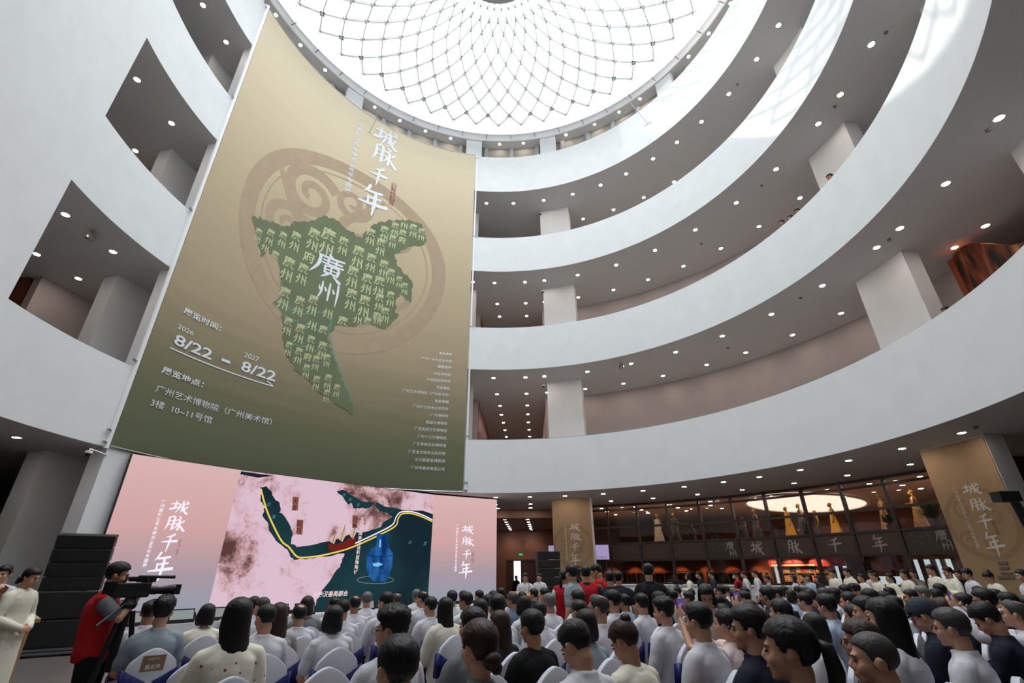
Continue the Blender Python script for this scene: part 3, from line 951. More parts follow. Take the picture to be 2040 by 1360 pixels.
for ch, (l, r_, t, b_) in zip(TITLE, (((921, 1053), (943, 1053), (930, 1045), (930, 1063)), ((920, 1078), (943, 1078), (930, 1069), (930, 1087)), ((920, 1105), (938, 1105), (930, 1094), (930, 1115)), ((914, 1136), (940, 1136), (928, 1118), (928, 1150)))):
    a, b, c, d_ = sp(2, *l), sp(2, *r_), sp(2, *t), sp(2, *b_)
    sh2.char('screen_title', ch, a[0], d_[1], b[0] - a[0], c[1] - d_[1], 0.004)
a, b = sp(2, 911, 1044), sp(2, 907, 1150)
sh2.down('screen_subtitle', SUB, (a[0] + b[0]) / 2, a[1], (a[1] - b[1]) / 19.5, 0.004, 1.16, 0.015)
a, b = sp(2, 939, 1121), sp(2, 945, 1098)
sh2.seal('screen_seal', a[0], a[1], b[0] - a[0], b[1] - a[1], 0.004)
sh2.build(st, {'screen_title': white_e, 'screen_subtitle': white_e, 'screen_seal': red_e})
sh1 = screen_sheet(1)
def mpx(X, Y):
    return sp(1, 420 + X / 3.517, 930 + Y / 3.517)
sea1 = [(345, 140), (390, 135), (420, 165), (440, 210), (470, 240), (485, 280), (480, 320), (520, 350), (560, 420), (575, 470), (560, 540), (600, 560), (700, 548), (820, 520), (905, 500), (1000, 455), (1100, 450), (1190, 420), (1210, 385), (1270, 350), (1240, 325), (1180, 310), (1150, 270), (1160, 245), (1230, 280), (1340, 300), (1480, 305), (1556, 330), (1530, 900), (1515, 1030), (730, 1010), (740, 930), (790, 850), (850, 770), (905, 700), (920, 640), (935, 605), (800, 628), (690, 640), (600, 650), (560, 635), (545, 595), (500, 550), (440, 490), (405, 440), (400, 390), (362, 345), (370, 300), (380, 280), (348, 240)]
sea2 = [(880, 168), (930, 162), (1000, 205), (1060, 240), (1150, 250), (1110, 285), (1040, 290), (995, 288), (985, 250), (960, 262), (930, 215)]
sea3 = [(212, 30), (440, 62), (330, 75), (205, 50)]
fill(sh1, 'sea_picture', rough([mpx(*q) for q in sea1], 3, 0.03), 0.003, 5)
fill(sh1, 'sea_picture', rough([mpx(*q) for q in sea2], 3, 0.03), 0.003, 5)
fill(sh1, 'sea_picture', [mpx(*q) for q in sea3], 0.003, 5)
def smooth_line(pts, n=8):
    out = []
    m = len(pts)
    for i in range(m - 1):
        p0, p1, p2, p3 = pts[max(0, i - 1)], pts[i], pts[i + 1], pts[min(m - 1, i + 2)]
        for t in range(n):
            u = t / n
            out.append(tuple(0.5 * (2 * p1[k] + (p2[k] - p0[k]) * u + (2 * p0[k] - 5 * p1[k] + 4 * p2[k] - p3[k]) * u * u + (3 * p1[k] - p0[k] - 3 * p2[k] + p3[k]) * u ** 3) for k in range(2)))
    return out + [pts[-1]]
band('route_picture', smooth_line([mpx(*q) for q in [(350, 152), (375, 250), (410, 350), (490, 510), (545, 560), (600, 625), (650, 634), (740, 625), (840, 605), (980, 565), (1160, 485), (1290, 415), (1312, 360), (1340, 328), (1400, 325), (1470, 345), (1552, 382)]]), 0.055, 0.006, sh1)
band('route_glow_picture', smooth_line([mpx(*q) for q in [(1010, 535), (1160, 465), (1270, 405), (1298, 350), (1330, 316), (1400, 312), (1480, 335), (1552, 370)]]), 0.05, 0.006, sh1)
# ship
def mfill(layer, pts, lift):
    fill(sh1, layer, [mpx(*q) for q in pts], lift, 5)
mfill('ship_hull_picture', [(820, 530), (850, 545), (930, 530), (960, 500), (1005, 488), (1020, 515), (1005, 545), (940, 575), (860, 590), (825, 575)], 0.008)
for q in ([(835, 525), (845, 490), (870, 462), (878, 500), (862, 540)], [(890, 500), (900, 455), (940, 420), (948, 470), (920, 525)], [(972, 480), (980, 445), (1005, 430), (1016, 465), (995, 505)]):
    mfill('ship_sail_picture', q, 0.009)
for q in ([(850, 540), (872, 450)], [(905, 530), (942, 402)], [(990, 500), (1008, 430)]):
    band('ship_mast_picture', [mpx(*p) for p in q], 0.02, 0.011, sh1)
# vase
mfill('vase_picture', [(1158, 470), (1250, 468), (1248, 490), (1238, 505), (1242, 560), (1275, 605), (1272, 680), (1250, 760), (1222, 800), (1140, 800), (1105, 765), (1086, 690), (1090, 610), (1125, 570), (1155, 555), (1162, 505)], 0.008)
mfill('vase_highlight_picture', [(1130, 675), (1180, 668), (1205, 682), (1170, 698), (1140, 695)], 0.010)
mfill('vase_highlight_picture', [(1180, 510), (1192, 508), (1190, 560), (1178, 562)], 0.010)
band('vase_shade_picture', [mpx(1100 + i * 17, 618 + 10 * math.sin(i / 10 * math.pi)) for i in range(11)], 0.03, 0.010, sh1)
band('vase_shade_picture', [mpx(1108 + i * 15, 735 + 8 * math.sin(i / 10 * math.pi)) for i in range(11)], 0.012, 0.010, sh1)
for k in range(44):
    a, b = 2 * math.pi * k / 44, 2 * math.pi * (k + 0.6) / 44
    band('halo_picture', [mpx(1152 + 128 * math.cos(a), 790 + 26 * math.sin(a)), mpx(1152 + 128 * math.cos(b), 790 + 26 * math.sin(b))], 0.018, 0.007, sh1)
for X, Y, w, h, tx in ((572, 207, 44, 98, '大食'), (602, 368, 46, 106, '阿丹'), (992, 338, 40, 90, '忽鲁')):
    mfill('plaque_picture', [(X, Y), (X + w, Y + 2), (X + w - 8, Y + h), (X - 2, Y + h - 4)], 0.008)
    p = mpx(X + w / 2, Y + 12)
    sh1.down('plaque_writing', tx, p[0], p[1], 0.19, 0.010, 1.25)
for X, Y, h, tx in ((395, 245, 26, '红'), (425, 332, 30, '海'), (922, 180, 24, '波'), (965, 215, 24, '斯'), (1020, 252, 24, '湾'), (1385, 515, 26, '印'), (1488, 520, 28, '度')):
    p, q = mpx(X, Y), mpx(X, Y + h)
    sh1.line('sea_name_writing', tx, p[0], q[1], p[1] - q[1], 0.008, shear=0.3)
p, q = mpx(1062, 352), mpx(1010, 760)
sh1.down('caption_writing', '五代十国南汉波斯蓝釉陶罐', (p[0] + q[0]) / 2, p[1], (p[1] - q[1]) / 13.6, 0.012, 1.12, 0.015)
p, q = mpx(705, 912), mpx(958, 905)
sh1.line('caption_writing', '从秦汉番禺都会', p[0], (p[1] + q[1]) / 2, 0, 0.012, 0.015, 0.15, width=q[0] - p[0])
sea_m = bpy.data.materials.new('screen_sea')
sea_m.use_nodes = True
nt = sea_m.node_tree
nt.nodes.clear()
out = nt.nodes.new('ShaderNodeOutputMaterial')
em = nt.nodes.new('ShaderNodeEmission')
nz = nt.nodes.new('ShaderNodeTexNoise')
nz.inputs['Scale'].default_value = 1.6
nz.inputs['Detail'].default_value = 8
cr = nt.nodes.new('ShaderNodeValToRGB')
cr.color_ramp.elements[0].position, cr.color_ramp.elements[0].color = 0.4, (*lin((24, 40, 48)), 1)
cr.color_ramp.elements[1].position, cr.color_ramp.elements[1].color = 0.75, (*lin((34, 74, 80)), 1)
nt.links.new(nz.outputs[0], cr.inputs[0])
nt.links.new(cr.outputs[0], em.inputs[0])
nt.links.new(em.outputs[0], out.inputs[0])
vase_m = bpy.data.materials.new('screen_vase')
vase_m.use_nodes = True
nt = vase_m.node_tree
nt.nodes.clear()
out = nt.nodes.new('ShaderNodeOutputMaterial')
em = nt.nodes.new('ShaderNodeEmission')
nz = nt.nodes.new('ShaderNodeTexNoise')
nz.inputs['Scale'].default_value = 2.5
nz.inputs['Detail'].default_value = 6
cr = nt.nodes.new('ShaderNodeValToRGB')
cr.color_ramp.elements[0].position, cr.color_ramp.elements[0].color = 0.35, (*lin((14, 48, 100)), 1)
cr.color_ramp.elements[1].position, cr.color_ramp.elements[1].color = 0.7, (*lin((50, 116, 186)), 1)
nt.links.new(nz.outputs[0], cr.inputs[0])
nt.links.new(cr.outputs[0], em.inputs[0])
nt.links.new(em.outputs[0], out.inputs[0])
sh1.build(st, {'sea_picture': sea_m, 'route_picture': emis('screen_yellow', (236, 206, 92), 1.0), 'route_glow_picture': white_e,
    'ship_hull_picture': emis('screen_hull', (112, 34, 30), 1.0), 'ship_sail_picture': emis('screen_sail', (206, 176, 160), 1.0), 'ship_mast_picture': emis('screen_mast', (70, 30, 26), 1.0),
    'vase_picture': vase_m, 'vase_highlight_picture': emis('screen_vase_light', (120, 196, 230), 1.0), 'vase_shade_picture': emis('screen_vase_shade', (16, 44, 92), 1.0),
    'halo_picture': emis('screen_halo', (170, 176, 170), 1.0), 'plaque_picture': emis('screen_plaque', (136, 84, 72), 1.0), 'plaque_writing': emis('screen_dark', (48, 30, 30), 1.0),
    'sea_name_writing': emis('screen_sea_name', (74, 140, 160), 1.0), 'caption_writing': emis('screen_caption', (238, 214, 214), 1.0)})

# stage: low white platform standing out in front of the screen
stage_m = mat('white_stage_board', (214, 214, 220), 0.5)
so_ = MB()
fr, bk = [], []
for k, w_ in ((0, 0), (1, 1), (2, 2), (3, 2)):
    n = (pn(min(k, 2))[1] + pn(max(0, min(k - 1, 2)))[1]).normalized()
    fr.append(SP[k] + n * 1.05)
    bk.append(SP[k] - n * 0.24)
bk[0] += pn(0)[0] * 0.1
fr[0] += pn(0)[0] * 0.1
so_.prism(fr + bk[::-1], 0.10, 0.438)
so2 = MB().prism([p + Vector((-.05, .05, 0)) for p in fr] + bk[::-1], 0.0, 0.10)
stg = thing('stage', 'low white stage platform in front of the LED screen', 'stage', (0, 0, 0))
so_.build('deck', stage_m, stg)
so2.build('plinth', mat('grey_stage_skirt', (96, 98, 104), 0.7), stg)
# screen stands on the stage: rail under the panels
rl = MB()
for k in range(3):
    d, n = pn(k)
    rl.prism([SP[k] - n * 0.02, SP[k + 1] - n * 0.02, SP[k + 1] - n * 0.2, SP[k] - n * 0.2], 0.44, ZS0 - 0.02)
rl.build('base_rail', scr_back, st)
# flat stage flood lights along the front of the platform
fl_glass = mat('frosted_light_panel', (176, 182, 176), 0.35, spec=0.6)
FLD = None
for i, (px, py) in enumerate([(283, 1241), (366, 1236), (445, 1231), (508, 1228), (576, 1225), (638, 1222), (706, 1218), (768, 1214)]):
    p = atz(px, py + 6, 0.44)
    d, n = pn(1)
    s_ = (p - SP[1]).dot(d)
    k = 0 if px < 440 else 1
    d, n = pn(k)
    s_ = (p - SP[k]).dot(d)
    p = SP[k] + d * s_ + n * 0.85
    p.z = 0.44
    lab = 'flat black-framed flood light on the stage edge, %s counting from the camera operator' % nth(i)
    if FLD is None:
        t = FLD = thing('flood_light', lab, 'light', p, math.atan2(d.y, d.x), 'flood lights along the stage edge')
        T = Matrix.Translation((0, 0, 0.19)) @ Matrix.Rotation(RAD(-18), 4, 'X')
        MB().box(0, (0.66, 0.06, 0.3), M=T).build('housing', black, t)
        MB().box(0, (0.59, 0.02, 0.23), M=T @ Matrix.Translation((0, -0.035, 0))).build('light_panel', fl_glass, t)
        MB().box((-0.345, 0, 0.12), (0.03, 0.08, 0.24)).box((0.345, 0, 0.12), (0.03, 0.08, 0.24)).box((0, 0.02, 0.02), (0.66, 0.16, 0.03)).build('stand', black, t)
    else:
        dup(FLD, lab, p, math.atan2(d.y, d.x))
# ================================================================== people: one continuous skin mesh, with hair and clothing as parts
def V3(*a):
    return Vector(a)
def ball(mb, c, r, n=12, M=None):
    """ellipsoid, optionally in a head frame M"""
    k = len(mb.v)
    m = n // 2
    T = M if M is not None else Matrix.Identity(4)
    rx, ry, rz_ = r if isinstance(r, (tuple, list)) else (r, r, r)
    mb.v.append(tuple(T @ V3(c[0], c[1], c[2] - rz_)))
    for i in range(1, m):
        t = -math.pi / 2 + math.pi * i / m
        for j in range(n):
            a = 2 * math.pi * j / n
            mb.v.append(tuple(T @ V3(c[0] + rx * math.cos(t) * math.cos(a), c[1] + ry * math.cos(t) * math.sin(a), c[2] + rz_ * math.sin(t))))
    mb.v.append(tuple(T @ V3(c[0], c[1], c[2] + rz_)))
    top = len(mb.v) - 1
    for j in range(n):
        j2 = (j + 1) % n
        mb.f.append((k, k + 1 + j2, k + 1 + j))
        for i in range(m - 2):
            a, b = k + 1 + i * n + j, k + 1 + i * n + j2
            mb.f.append((a, b, b + n, a + n))
        mb.f.append((k + 1 + (m - 2) * n + j, k + 1 + (m - 2) * n + j2, top))
def loft(mb, rings, n=20):
    """stack of ellipses (cx, cy, z, half-width, half-depth)"""
    k = len(mb.v)
    for (cx, cy, z, a, b) in rings:
        for j in range(n):
            t = 2 * math.pi * j / n
            ct, st_ = math.cos(t), math.sin(t)
            mb.v.append((cx + a * math.copysign(abs(ct) ** 0.8, ct), cy + b * math.copysign(abs(st_) ** 0.8, st_), z))
    for i in range(len(rings) - 1):
        for j in range(n):
            a, b = k + i * n + j, k + i * n + (j + 1) % n
            mb.f.append((a, b, b + n, a + n))
    mb.f.append(tuple(k + j for j in range(n - 1, -1, -1)))
    mb.f.append(tuple(k + (len(rings) - 1) * n + j for j in range(n)))
def limb(mb, pts, rads, n=12):
    """tapered limb with rounded joints"""
    P_, R_ = [], []
    for i in range(len(pts) - 1):
        a, b = Vector(pts[i]), Vector(pts[i + 1])
        for t in range(5):
            u = t / 5
            P_.append(a.lerp(b, u))
            R_.append(rads[i] * (1 - u) + rads[i + 1] * u + (0.12 * min(rads[i], rads[i + 1]) * math.sin(math.pi * min(1, u * 1.6)) if i < 1 else 0))
    P_.append(Vector(pts[-1]))
    R_.append(rads[-1])
    mb.tube(P_, R_, n)
    for p, r in zip(pts, rads):
        ball(mb, p, r * 0.98, 10)
def remesh(mb, name, voxel, smooth=4, m=None, wob=0.0, wsc=9.0):
    me = mb.mesh('shape')
    ob = bpy.data.objects.new('shape', me)
    COL.objects.link(ob)
    md = ob.modifiers.new('skin', 'REMESH')
    md.mode = 'VOXEL'
    md.voxel_size = voxel
    s_ = ob.modifiers.new('soft', 'SMOOTH')
    s_.factor = 0.5
    s_.iterations = smooth
    dg = bpy.context.evaluated_depsgraph_get()
    out = bpy.data.meshes.new_from_object(ob.evaluated_get(dg))
    bpy.data.objects.remove(ob, do_unlink=True)
    bpy.data.meshes.remove(me)
    out.name = name
    if wob:
        nv = len(out.vertices)
        co = np.empty(nv * 3, np.float32)
        no = np.empty(nv * 3, np.float32)
        out.vertices.foreach_get('co', co)
        out.vertices.foreach_get('normal', no)
        co, no = co.reshape(-1, 3), no.reshape(-1, 3)
        for q in range(nv):
            p = V3(*map(float, co[q]))
            d = mnoise.noise(V3(p.x * wsc, p.y * wsc, p.z * wsc * 0.45)) + 0.5 * mnoise.noise(V3(p.x * wsc * 2.3, p.y * wsc * 2.3, p.z * wsc))
            co[q] += no[q] * (d * wob)
        out.vertices.foreach_set('co', co.ravel())
        out.update()
    out.materials.clear()
    if m is not None:
        out.materials.append(m)
    out.shade_smooth()
    return out
def head_frame(j):
    return Matrix.Translation(j['head']) @ Matrix.Rotation(j.get('yaw', 0), 4, 'Z') @ Matrix.Rotation(-j.get('pitch', 0), 4, 'X')
def add_head(mb, M, neck, sex):
    b = lambda c, r, n=14: ball(mb, c, r, n, M)
    b((0, -.012, .03), (.075, .095, .085), 20)
    b((0, .028, -.025), (.062, .064, .080), 16)
    b((0, .042, -.072), (.044 if sex == 'm' else .038, .046, .036))
    b((0, .072, -.096), (.020, .018, .016))
    b((.036, .062, -.03), (.026, .024, .028))
    b((-.036, .062, -.03), (.026, .024, .028))
    b((0, .082, .022), (.048, .013, .012))
    mb.tube([M @ V3(0, .090, .012), M @ V3(0, .102, -.012), M @ V3(0, .110, -.030)], [.008, .010, .013], 8)
    b((.011, .099, -.034), (.009, .009, .008), 8)
    b((-.011, .099, -.034), (.009, .009, .008), 8)
    b((0, .090, -.056), (.023, .011, .006), 10)
    b((0, .089, -.066), (.020, .011, .006), 10)
    for s in (-1, 1):
        ex = .081 if sex == 'm' else .076
        b((s * ex, -.008, -.006), (.013, .020, .031), 12)
        b((s * (ex + .004), -.012, .008), (.011, .018, .016), 10)
    r = .058 if sex == 'm' else .049
    limb(mb, [M @ V3(0, -.022, -.045), neck + V3(0, 0, .02), neck - V3(0, 0, .05)], [r, r * .98, r])
def add_hand(mb, wrist, d, n, side, curl=0.5, spread=0.1):
    """palm, four fingers of different length and a thumb off the side of the palm"""
    d = d.normalized()
    n = (n - d * n.dot(d)).normalized()
    x = d.cross(n).normalized() * side                      # towards the thumb
    c = wrist + d * .045
    T = Matrix((x.to_4d() * 1, d.to_4d() * 1, n.to_4d() * 1, (0, 0, 0, 1))).transposed()
    for i in range(3):
        T[3][i] = 0
    T[3][3] = 1
    T.translation = c
    ball(mb, (0, 0, 0), (.040, .052, .016), 12, T)
    for i, (off, L) in enumerate(((.028, .070), (.010, .080), (-.009, .074), (-.026, .058))):
        p = wrist + d * .085 + x * off
        dd = (d + x * (off * spread * 8)).normalized()
        pts = [p - d * .02, p]
        a = 0
        for k, fr in enumerate((.45, .32, .23)):
            a += curl * (0.55, 0.75, 0.5)[k]
            q = dd * math.cos(a) - n * math.sin(a)
            p = p + q * (L * fr)
            pts.append(p)
        mb.tube(pts, [.0095, .0092, .0088, .0082, .007], 7)
    p = wrist + d * .022 + x * .030
    t1 = p + (d * .55 + x * .8 - n * .25).normalized() * .034
    t2 = t1 + (d * .85 + x * .35 - n * .45 * (1 + curl)).normalized() * .030
    mb.tube([p - x * .012, t1, t2], [.013, .0105, .008], 7)
def torso_rings(j, f, grow=0.0):
    """rings from hip to neck, following the lean of the spine"""
    h, nk = j['hip'], j['neck']
    L = nk.z - h.z
    out = []
    for t, a, b in ((-.12, .150, .110), (0, .172, .122), (.22, .158, .108), (.48, .160, .112), (.70, .174, .116), (.82, .170, .106), (.90, .135, .090), (.96, .085, .07)):
        y = h.y + (nk.y - h.y) * max(0, t) - 0.018 * math.sin(math.pi * max(0, min(1, t)))
        w = f if t > .3 else f * (1.05 if f < 1 else 1)
        out.append((h.x + (nk.x - h.x) * max(0, t), y, h.z + L * t, a * w + grow, b * (f * .5 + .5) + grow))
    return out
def add_body(mb, j, sex, grow=0.0):
    f = 1.0 if sex == 'm' else .88
    loft(mb, torso_rings(j, f, grow), 20)
    for s in (0, 1):
        sh, el, wr = j['sh'][s], j['el'][s], j['wr'][s]
        limb(mb, [j['neck'].lerp(sh, .3) - V3(0, 0, .05), sh], [.042 * f, .050 * f])
        limb(mb, [sh, el, wr], [.052 * f, .040 * f, .026 * f])
        kn, an = j['kn'][s], j['an'][s]
        hp = j['hip'] + V3((-1, 1)[s] * .095, .01, -.01)
        limb(mb, [hp, kn, an], [.088 * f, .060 * f, .038 * f])
        limb(mb, [an - V3(0, .03, .03), an + V3(0, .13, -.055)], [.036, .026])
def make_body(j, sex, voxel=.0085):
    mb = MB()
    M = head_frame(j)
    add_head(mb, M, j['neck'], sex)
    add_body(mb, j, sex)
    for s in (0, 1):
        d = j['hd'][s] if 'hd' in j else (j['wr'][s] - j['el'][s])
        add_hand(mb, j['wr'][s], d, j['hn'][s] if 'hn' in j else V3(0, 0, 1), (-1, 1)[s] * -1, j.get('curl', .5))
    return remesh(mb, 'body', voxel, 3)
def make_shirt(j, sex, kind):
    """kind: long, short, jacket, vest"""
    f = 1.0 if sex == 'm' else .90
    g = {'long': .016, 'short': .016, 'jacket': .024, 'vest': .028}[kind]
    mb = MB()
    rings = torso_rings(j, f, g)
    if kind == 'jacket' and j['stand']:
        rings = [(rings[0][0], rings[0][1], rings[0][2] - .08, rings[0][3] * 1.12, rings[0][4] * 1.12)] + rings
    loft(mb, rings, 22)
    for s in (0, 1):
        sh, el, wr = j['sh'][s], j['el'][s], j['wr'][s]
        limb(mb, [j['neck'].lerp(sh, .22) - V3(0, 0, .034), sh + V3(0, 0, .004)], [.058 * f + g, .054 * f + g * .7])
        if kind in ('long', 'jacket'):
            w2 = el.lerp(wr, .93)
            limb(mb, [sh, el, w2], [.056 * f + g * .8, .046 * f + g, .036 * f + g * .6])
        elif kind == 'short':
            w2 = sh.lerp(el, .72)
            limb(mb, [sh, w2], [.058 * f + g * .7, .052 * f + g * .9])
    nk = j['neck']
    if kind != 'vest':                                       # collar stand
        up = (j['head'] - nk)
        up = V3(up.x * .2, up.y * .3, up.z).normalized()
        r = .071 if sex == 'm' else .062
        base = nk - V3(0, .004, .048)
        hgt = .078 if kind in ('long', 'short') else .055
        loft(mb, [(base.x, base.y, base.z - .03, r * 1.55, r * 1.35), (base.x, base.y, base.z + hgt * .35, r * 1.22, r * 1.2), (base.x, base.y + .004, base.z + hgt * .6, r * 1.04, r * 1.1), (base.x, base.y + .008, base.z + hgt, r * .98, r * 1.05)], 20)
    return remesh(mb, 'shirt', .0105, 3, None, .0085 if kind != 'jacket' else .004, 11.0)
def make_trousers(j, sex):
    f = 1.0 if sex == 'm' else .90
    mb = MB()
    loft(mb, torso_rings(j, f, .008)[:4], 20)
    for s in (0, 1):
        hp = j['hip'] + V3((-1, 1)[s] * .095, .01, -.01)
        kn, an = j['kn'][s], j['an'][s]
        limb(mb, [hp, kn, an + V3(0, 0, .03)], [.100 * f, .076 * f, .062 * f])
    return remesh(mb, 'trousers', .014, 4, None, .005)
def make_shoe(j, s):
    mb = MB()
    an = j['an'][s]
    limb(mb, [an + V3(0, -.045, -.04), an + V3(0, .04, -.045), an + V3(0, .155, -.06)], [.046, .044, .036])
    mb.box(an + V3(0, .05, -.083), (.085, .27, .02))
    return remesh(mb, 'shoe', .012, 3)
# ---- hair, in the head frame
def hair_shell(th_top, th_side, hairline, bald=0.0, spike=0.0, seed=1, nape=-.07):
    """inflated skull cap that dives under the skin outside the hairline"""
    mb = MB()
    n, m = 56, 34
    rnd_ = random.Random(seed)
    k = 0
    for i in range(m + 1):
        t = -math.pi / 2 + math.pi * i / m
        for jx in range(n):
            a = 2 * math.pi * jx / n                         # 0 = forward
            d = V3(math.cos(t) * math.sin(a), math.cos(t) * math.cos(a), math.sin(t))
            base = V3(d.x * .077, d.y * .097 - .012, d.z * .087 + .03)
            az = abs((a + math.pi) % (2 * math.pi) - math.pi)
            deg = math.degrees(az)
            pts = ((0, hairline), (35, hairline - .004), (58, .045), (72, .0), (82, -.004), (90, .018), (104, .012), (118, -.03), (150, nape + .01), (180, nape))
            for q in range(len(pts) - 1):
                if pts[q][0] <= deg <= pts[q + 1][0]:
                    u = (deg - pts[q][0]) / (pts[q + 1][0] - pts[q][0])
                    zh = pts[q][1] * (1 - u) + pts[q + 1][1] * u
            e = max(0, min(1, (base.z - zh) / .012 + .5))
            e = e * e * (3 - 2 * e)
            up = max(0, d.z)
            th = th_side + (th_top - th_side) * min(1, max(0, up * 1.5))
            if base.z < .0 and deg > 100:
                th *= max(.35, 1 + base.z * 7)
                base.y += .012 * min(1, -base.z / .05)
            if bald:
                rr = math.hypot(d.x, d.y + .25)
                if d.z > 0.55 - bald * .3 and rr < .62:
                    e *= max(0, min(1, (rr - .30 - .2 * bald) / .16))
            nse = mnoise.noise(V3(d.x * 6 + seed, d.y * 6, d.z * 6)) * .16 + mnoise.noise(V3(d.x * 17, d.y * 17 + seed, d.z * 17)) * .10
            th = th * (1 + nse)
            if spike:
                th += spike * max(0, mnoise.noise(V3(d.x * 22 + seed, d.y * 22, d.z * 8))) * (up + .3)
            mb.v.append(tuple(base + d * (th * e - .022 * (1 - e))))
    for i in range(m):
        for jx in range(n):
            a, b = i * n + jx, i * n + (jx + 1) % n
            mb.f.append((a, b, b + n, a + n))
    return mb
def hair_mesh(kind):
    if kind == 's':
        mb = hair_shell(.024, .010, .062, seed=1)
    elif kind == 's2':
        mb = hair_shell(.030, .014, .058, seed=5, nape=-.08)
    elif kind == 'c':
        mb = hair_shell(.010, .005, .066, seed=2)
    elif kind == 't':
        mb = hair_shell(.014, .010, .072, bald=.45, seed=3)
    elif kind == 'b':
        mb = hair_shell(.006, .005, .30, seed=4)
    elif kind == 'q':
        mb = hair_shell(.040, .012, .060, spike=.020, seed=6)
    elif kind == 'n':
        mb = hair_shell(.026, .012, .060, seed=9)
    else:
        mb = hair_shell(.020, .010, .058, seed=8, nape=-.085) if kind in 'LWB' else hair_shell(.020, .014, .058, seed=8, nape=-.085)
        def curtain(rings, n=26):
            k = len(mb.v)
            for (z, w, yb, yf) in rings:
                for q in range(n):
                    a = math.pi * (q / (n - 1))
                    wob = 1 + .05 * mnoise.noise(V3(q * .7, z * 9, 3))
                    mb.v.append((w * math.cos(a) * wob, yf + (yb - yf) * math.sin(a) * wob, z))
                for q in range(n):                           # inner side
                    a = math.pi * (1 - q / (n - 1))
                    mb.v.append((w * .80 * math.cos(a), yf + (yb + .030 - yf) * math.sin(a) * .96, z))
            N = 2 * n
            for i in range(len(rings) - 1):
                for q in range(N):
                    a, b = k + i * N + q, k + i * N + (q + 1) % N
                    mb.f.append((a, b, b + N, a + N))
            mb.f.append(tuple(k + q for q in range(N)))
            mb.f.append(tuple(k + (len(rings) - 1) * N + q for q in range(N - 1, -1, -1)))
        if kind == 'L':
            curtain([(.118, .050, -.075, .01), (.10, .072, -.104, .02), (.06, .090, -.122, .02), (0, .094, -.126, .03), (-.06, .098, -.124, .02), (-.12, .100, -.120, -.01), (-.2, .100, -.128, -.05), (-.3, .088, -.135, -.08), (-.4, .066, -.138, -.09), (-.45, .035, -.132, -.1)])
        elif kind == 'W':
            curtain([(.118, .050, -.075, .01), (.10, .074, -.105, .02), (.06, .094, -.123, .02), (0, .104, -.130, .03), (-.06, .114, -.138, .03), (-.12, .118, -.136, .01), (-.17, .108, -.146, -.02), (-.23, .116, -.138, -.03), (-.28, .098, -.142, -.05), (-.32, .05, -.12, -.06)])
        elif kind == 'B':
            curtain([(.118, .050, -.075, .01), (.10, .073, -.104, .02), (.06, .093, -.120, .03), (0, .100, -.126, .045), (-.05, .106, -.128, .045), (-.09, .104, -.122, .035), (-.115, .090, -.108, .02)])
        elif kind in ('P', 'U', 'N'):
            mb.v = [tuple(p) for p in mb.v]
            if kind == 'P':
                mb.tube([(0, -.105, .03), (0, -.145, .02), (0, -.155, -.06), (0, -.140, -.16), (.01, -.125, -.25)], [.026, .030, .034, .028, .006], 10)
            elif kind == 'U':
                ball(mb, (0, -.085, .105), (.040, .042, .038), 14)
            else:
                ball(mb, (0, -.118, -.045), (.052, .036, .042), 14)
                ball(mb, (.02, -.125, -.075), (.034, .024, .03), 10)
    return mb.mesh('hair', None, True, fix=True)
HAIR = {}
def hair_of(kind):
    if kind not in HAIR:
        HAIR[kind] = hair_mesh(kind)
    return HAIR[kind]
def hair_mat(name, rgb):
    """dark strands: fine stretched bump running down the head"""
    m = mat('hair_' + name, rgb, 0.45, spec=0.32)
    nt = m.node_tree
    tc = nt.nodes.new('ShaderNodeTexCoord')
    mp = nt.nodes.new('ShaderNodeMapping')
    mp.inputs['Scale'].default_value = (160, 60, 14)
    nz = nt.nodes.new('ShaderNodeTexNoise')
    nz.inputs['Scale'].default_value = 1.0
    nz.inputs['Detail'].default_value = 3
    bp_ = nt.nodes.new('ShaderNodeBump')
    bp_.inputs['Strength'].default_value = 0.45
    bp_.inputs['Distance'].default_value = 0.01
    nt.links.new(tc.outputs['Object'], mp.inputs[0])
    nt.links.new(mp.outputs[0], nz.inputs[0])
    nt.links.new(nz.outputs[0], bp_.inputs['Height'])
    nt.links.new(bp_.outputs[0], nt.nodes['Principled BSDF'].inputs['Normal'])
    return m
HM = {'k': hair_mat('black', (26, 23, 22)), 'n': hair_mat('brown', (48, 30, 26)), 'g': hair_mat('grey', (104, 102, 100)), 'h': hair_mat('greying', (64, 61, 59))}
skin = mat('skin', (200, 152, 126), 0.5, noise=0.05, scale=20, spec=0.35)
skin2 = mat('tanned_skin', (178, 130, 104), 0.5, noise=0.05, scale=20, spec=0.35)
eye_m = mat('dark_eye', (34, 24, 20), 0.2)
lip_m = mat('lip', (170, 96, 88), 0.5)
CL = {k: mat('cloth_' + n, c, 0.8, noise=0.05, scale=6, bump=0.12, spec=0.2) for k, n, c in (
    ('w', 'white_cotton', (208, 206, 212)), ('c', 'cream', (226, 220, 204)), ('f', 'floral_cream', (230, 224, 206)), ('g', 'grey', (112, 114, 116)), ('a', 'pale_grey_blue', (142, 152, 160)),
    ('d', 'dark_navy', (28, 32, 46)), ('k', 'black', (18, 18, 20)), ('l', 'light_blue', (176, 192, 214)), ('b', 'blue_grey', (104, 116, 140)), ('p', 'pale_pink', (226, 204, 200)), ('x', 'plaid_grey', (150, 146, 142)),
    ('r', 'red', (176, 24, 34)), ('t', 'dark_teal', (44, 58, 62)), ('s', 'dark_trousers', (26, 27, 32)), ('e', 'cream_skirt', (222, 216, 200)), ('y', 'khaki', (128, 116, 92)))}
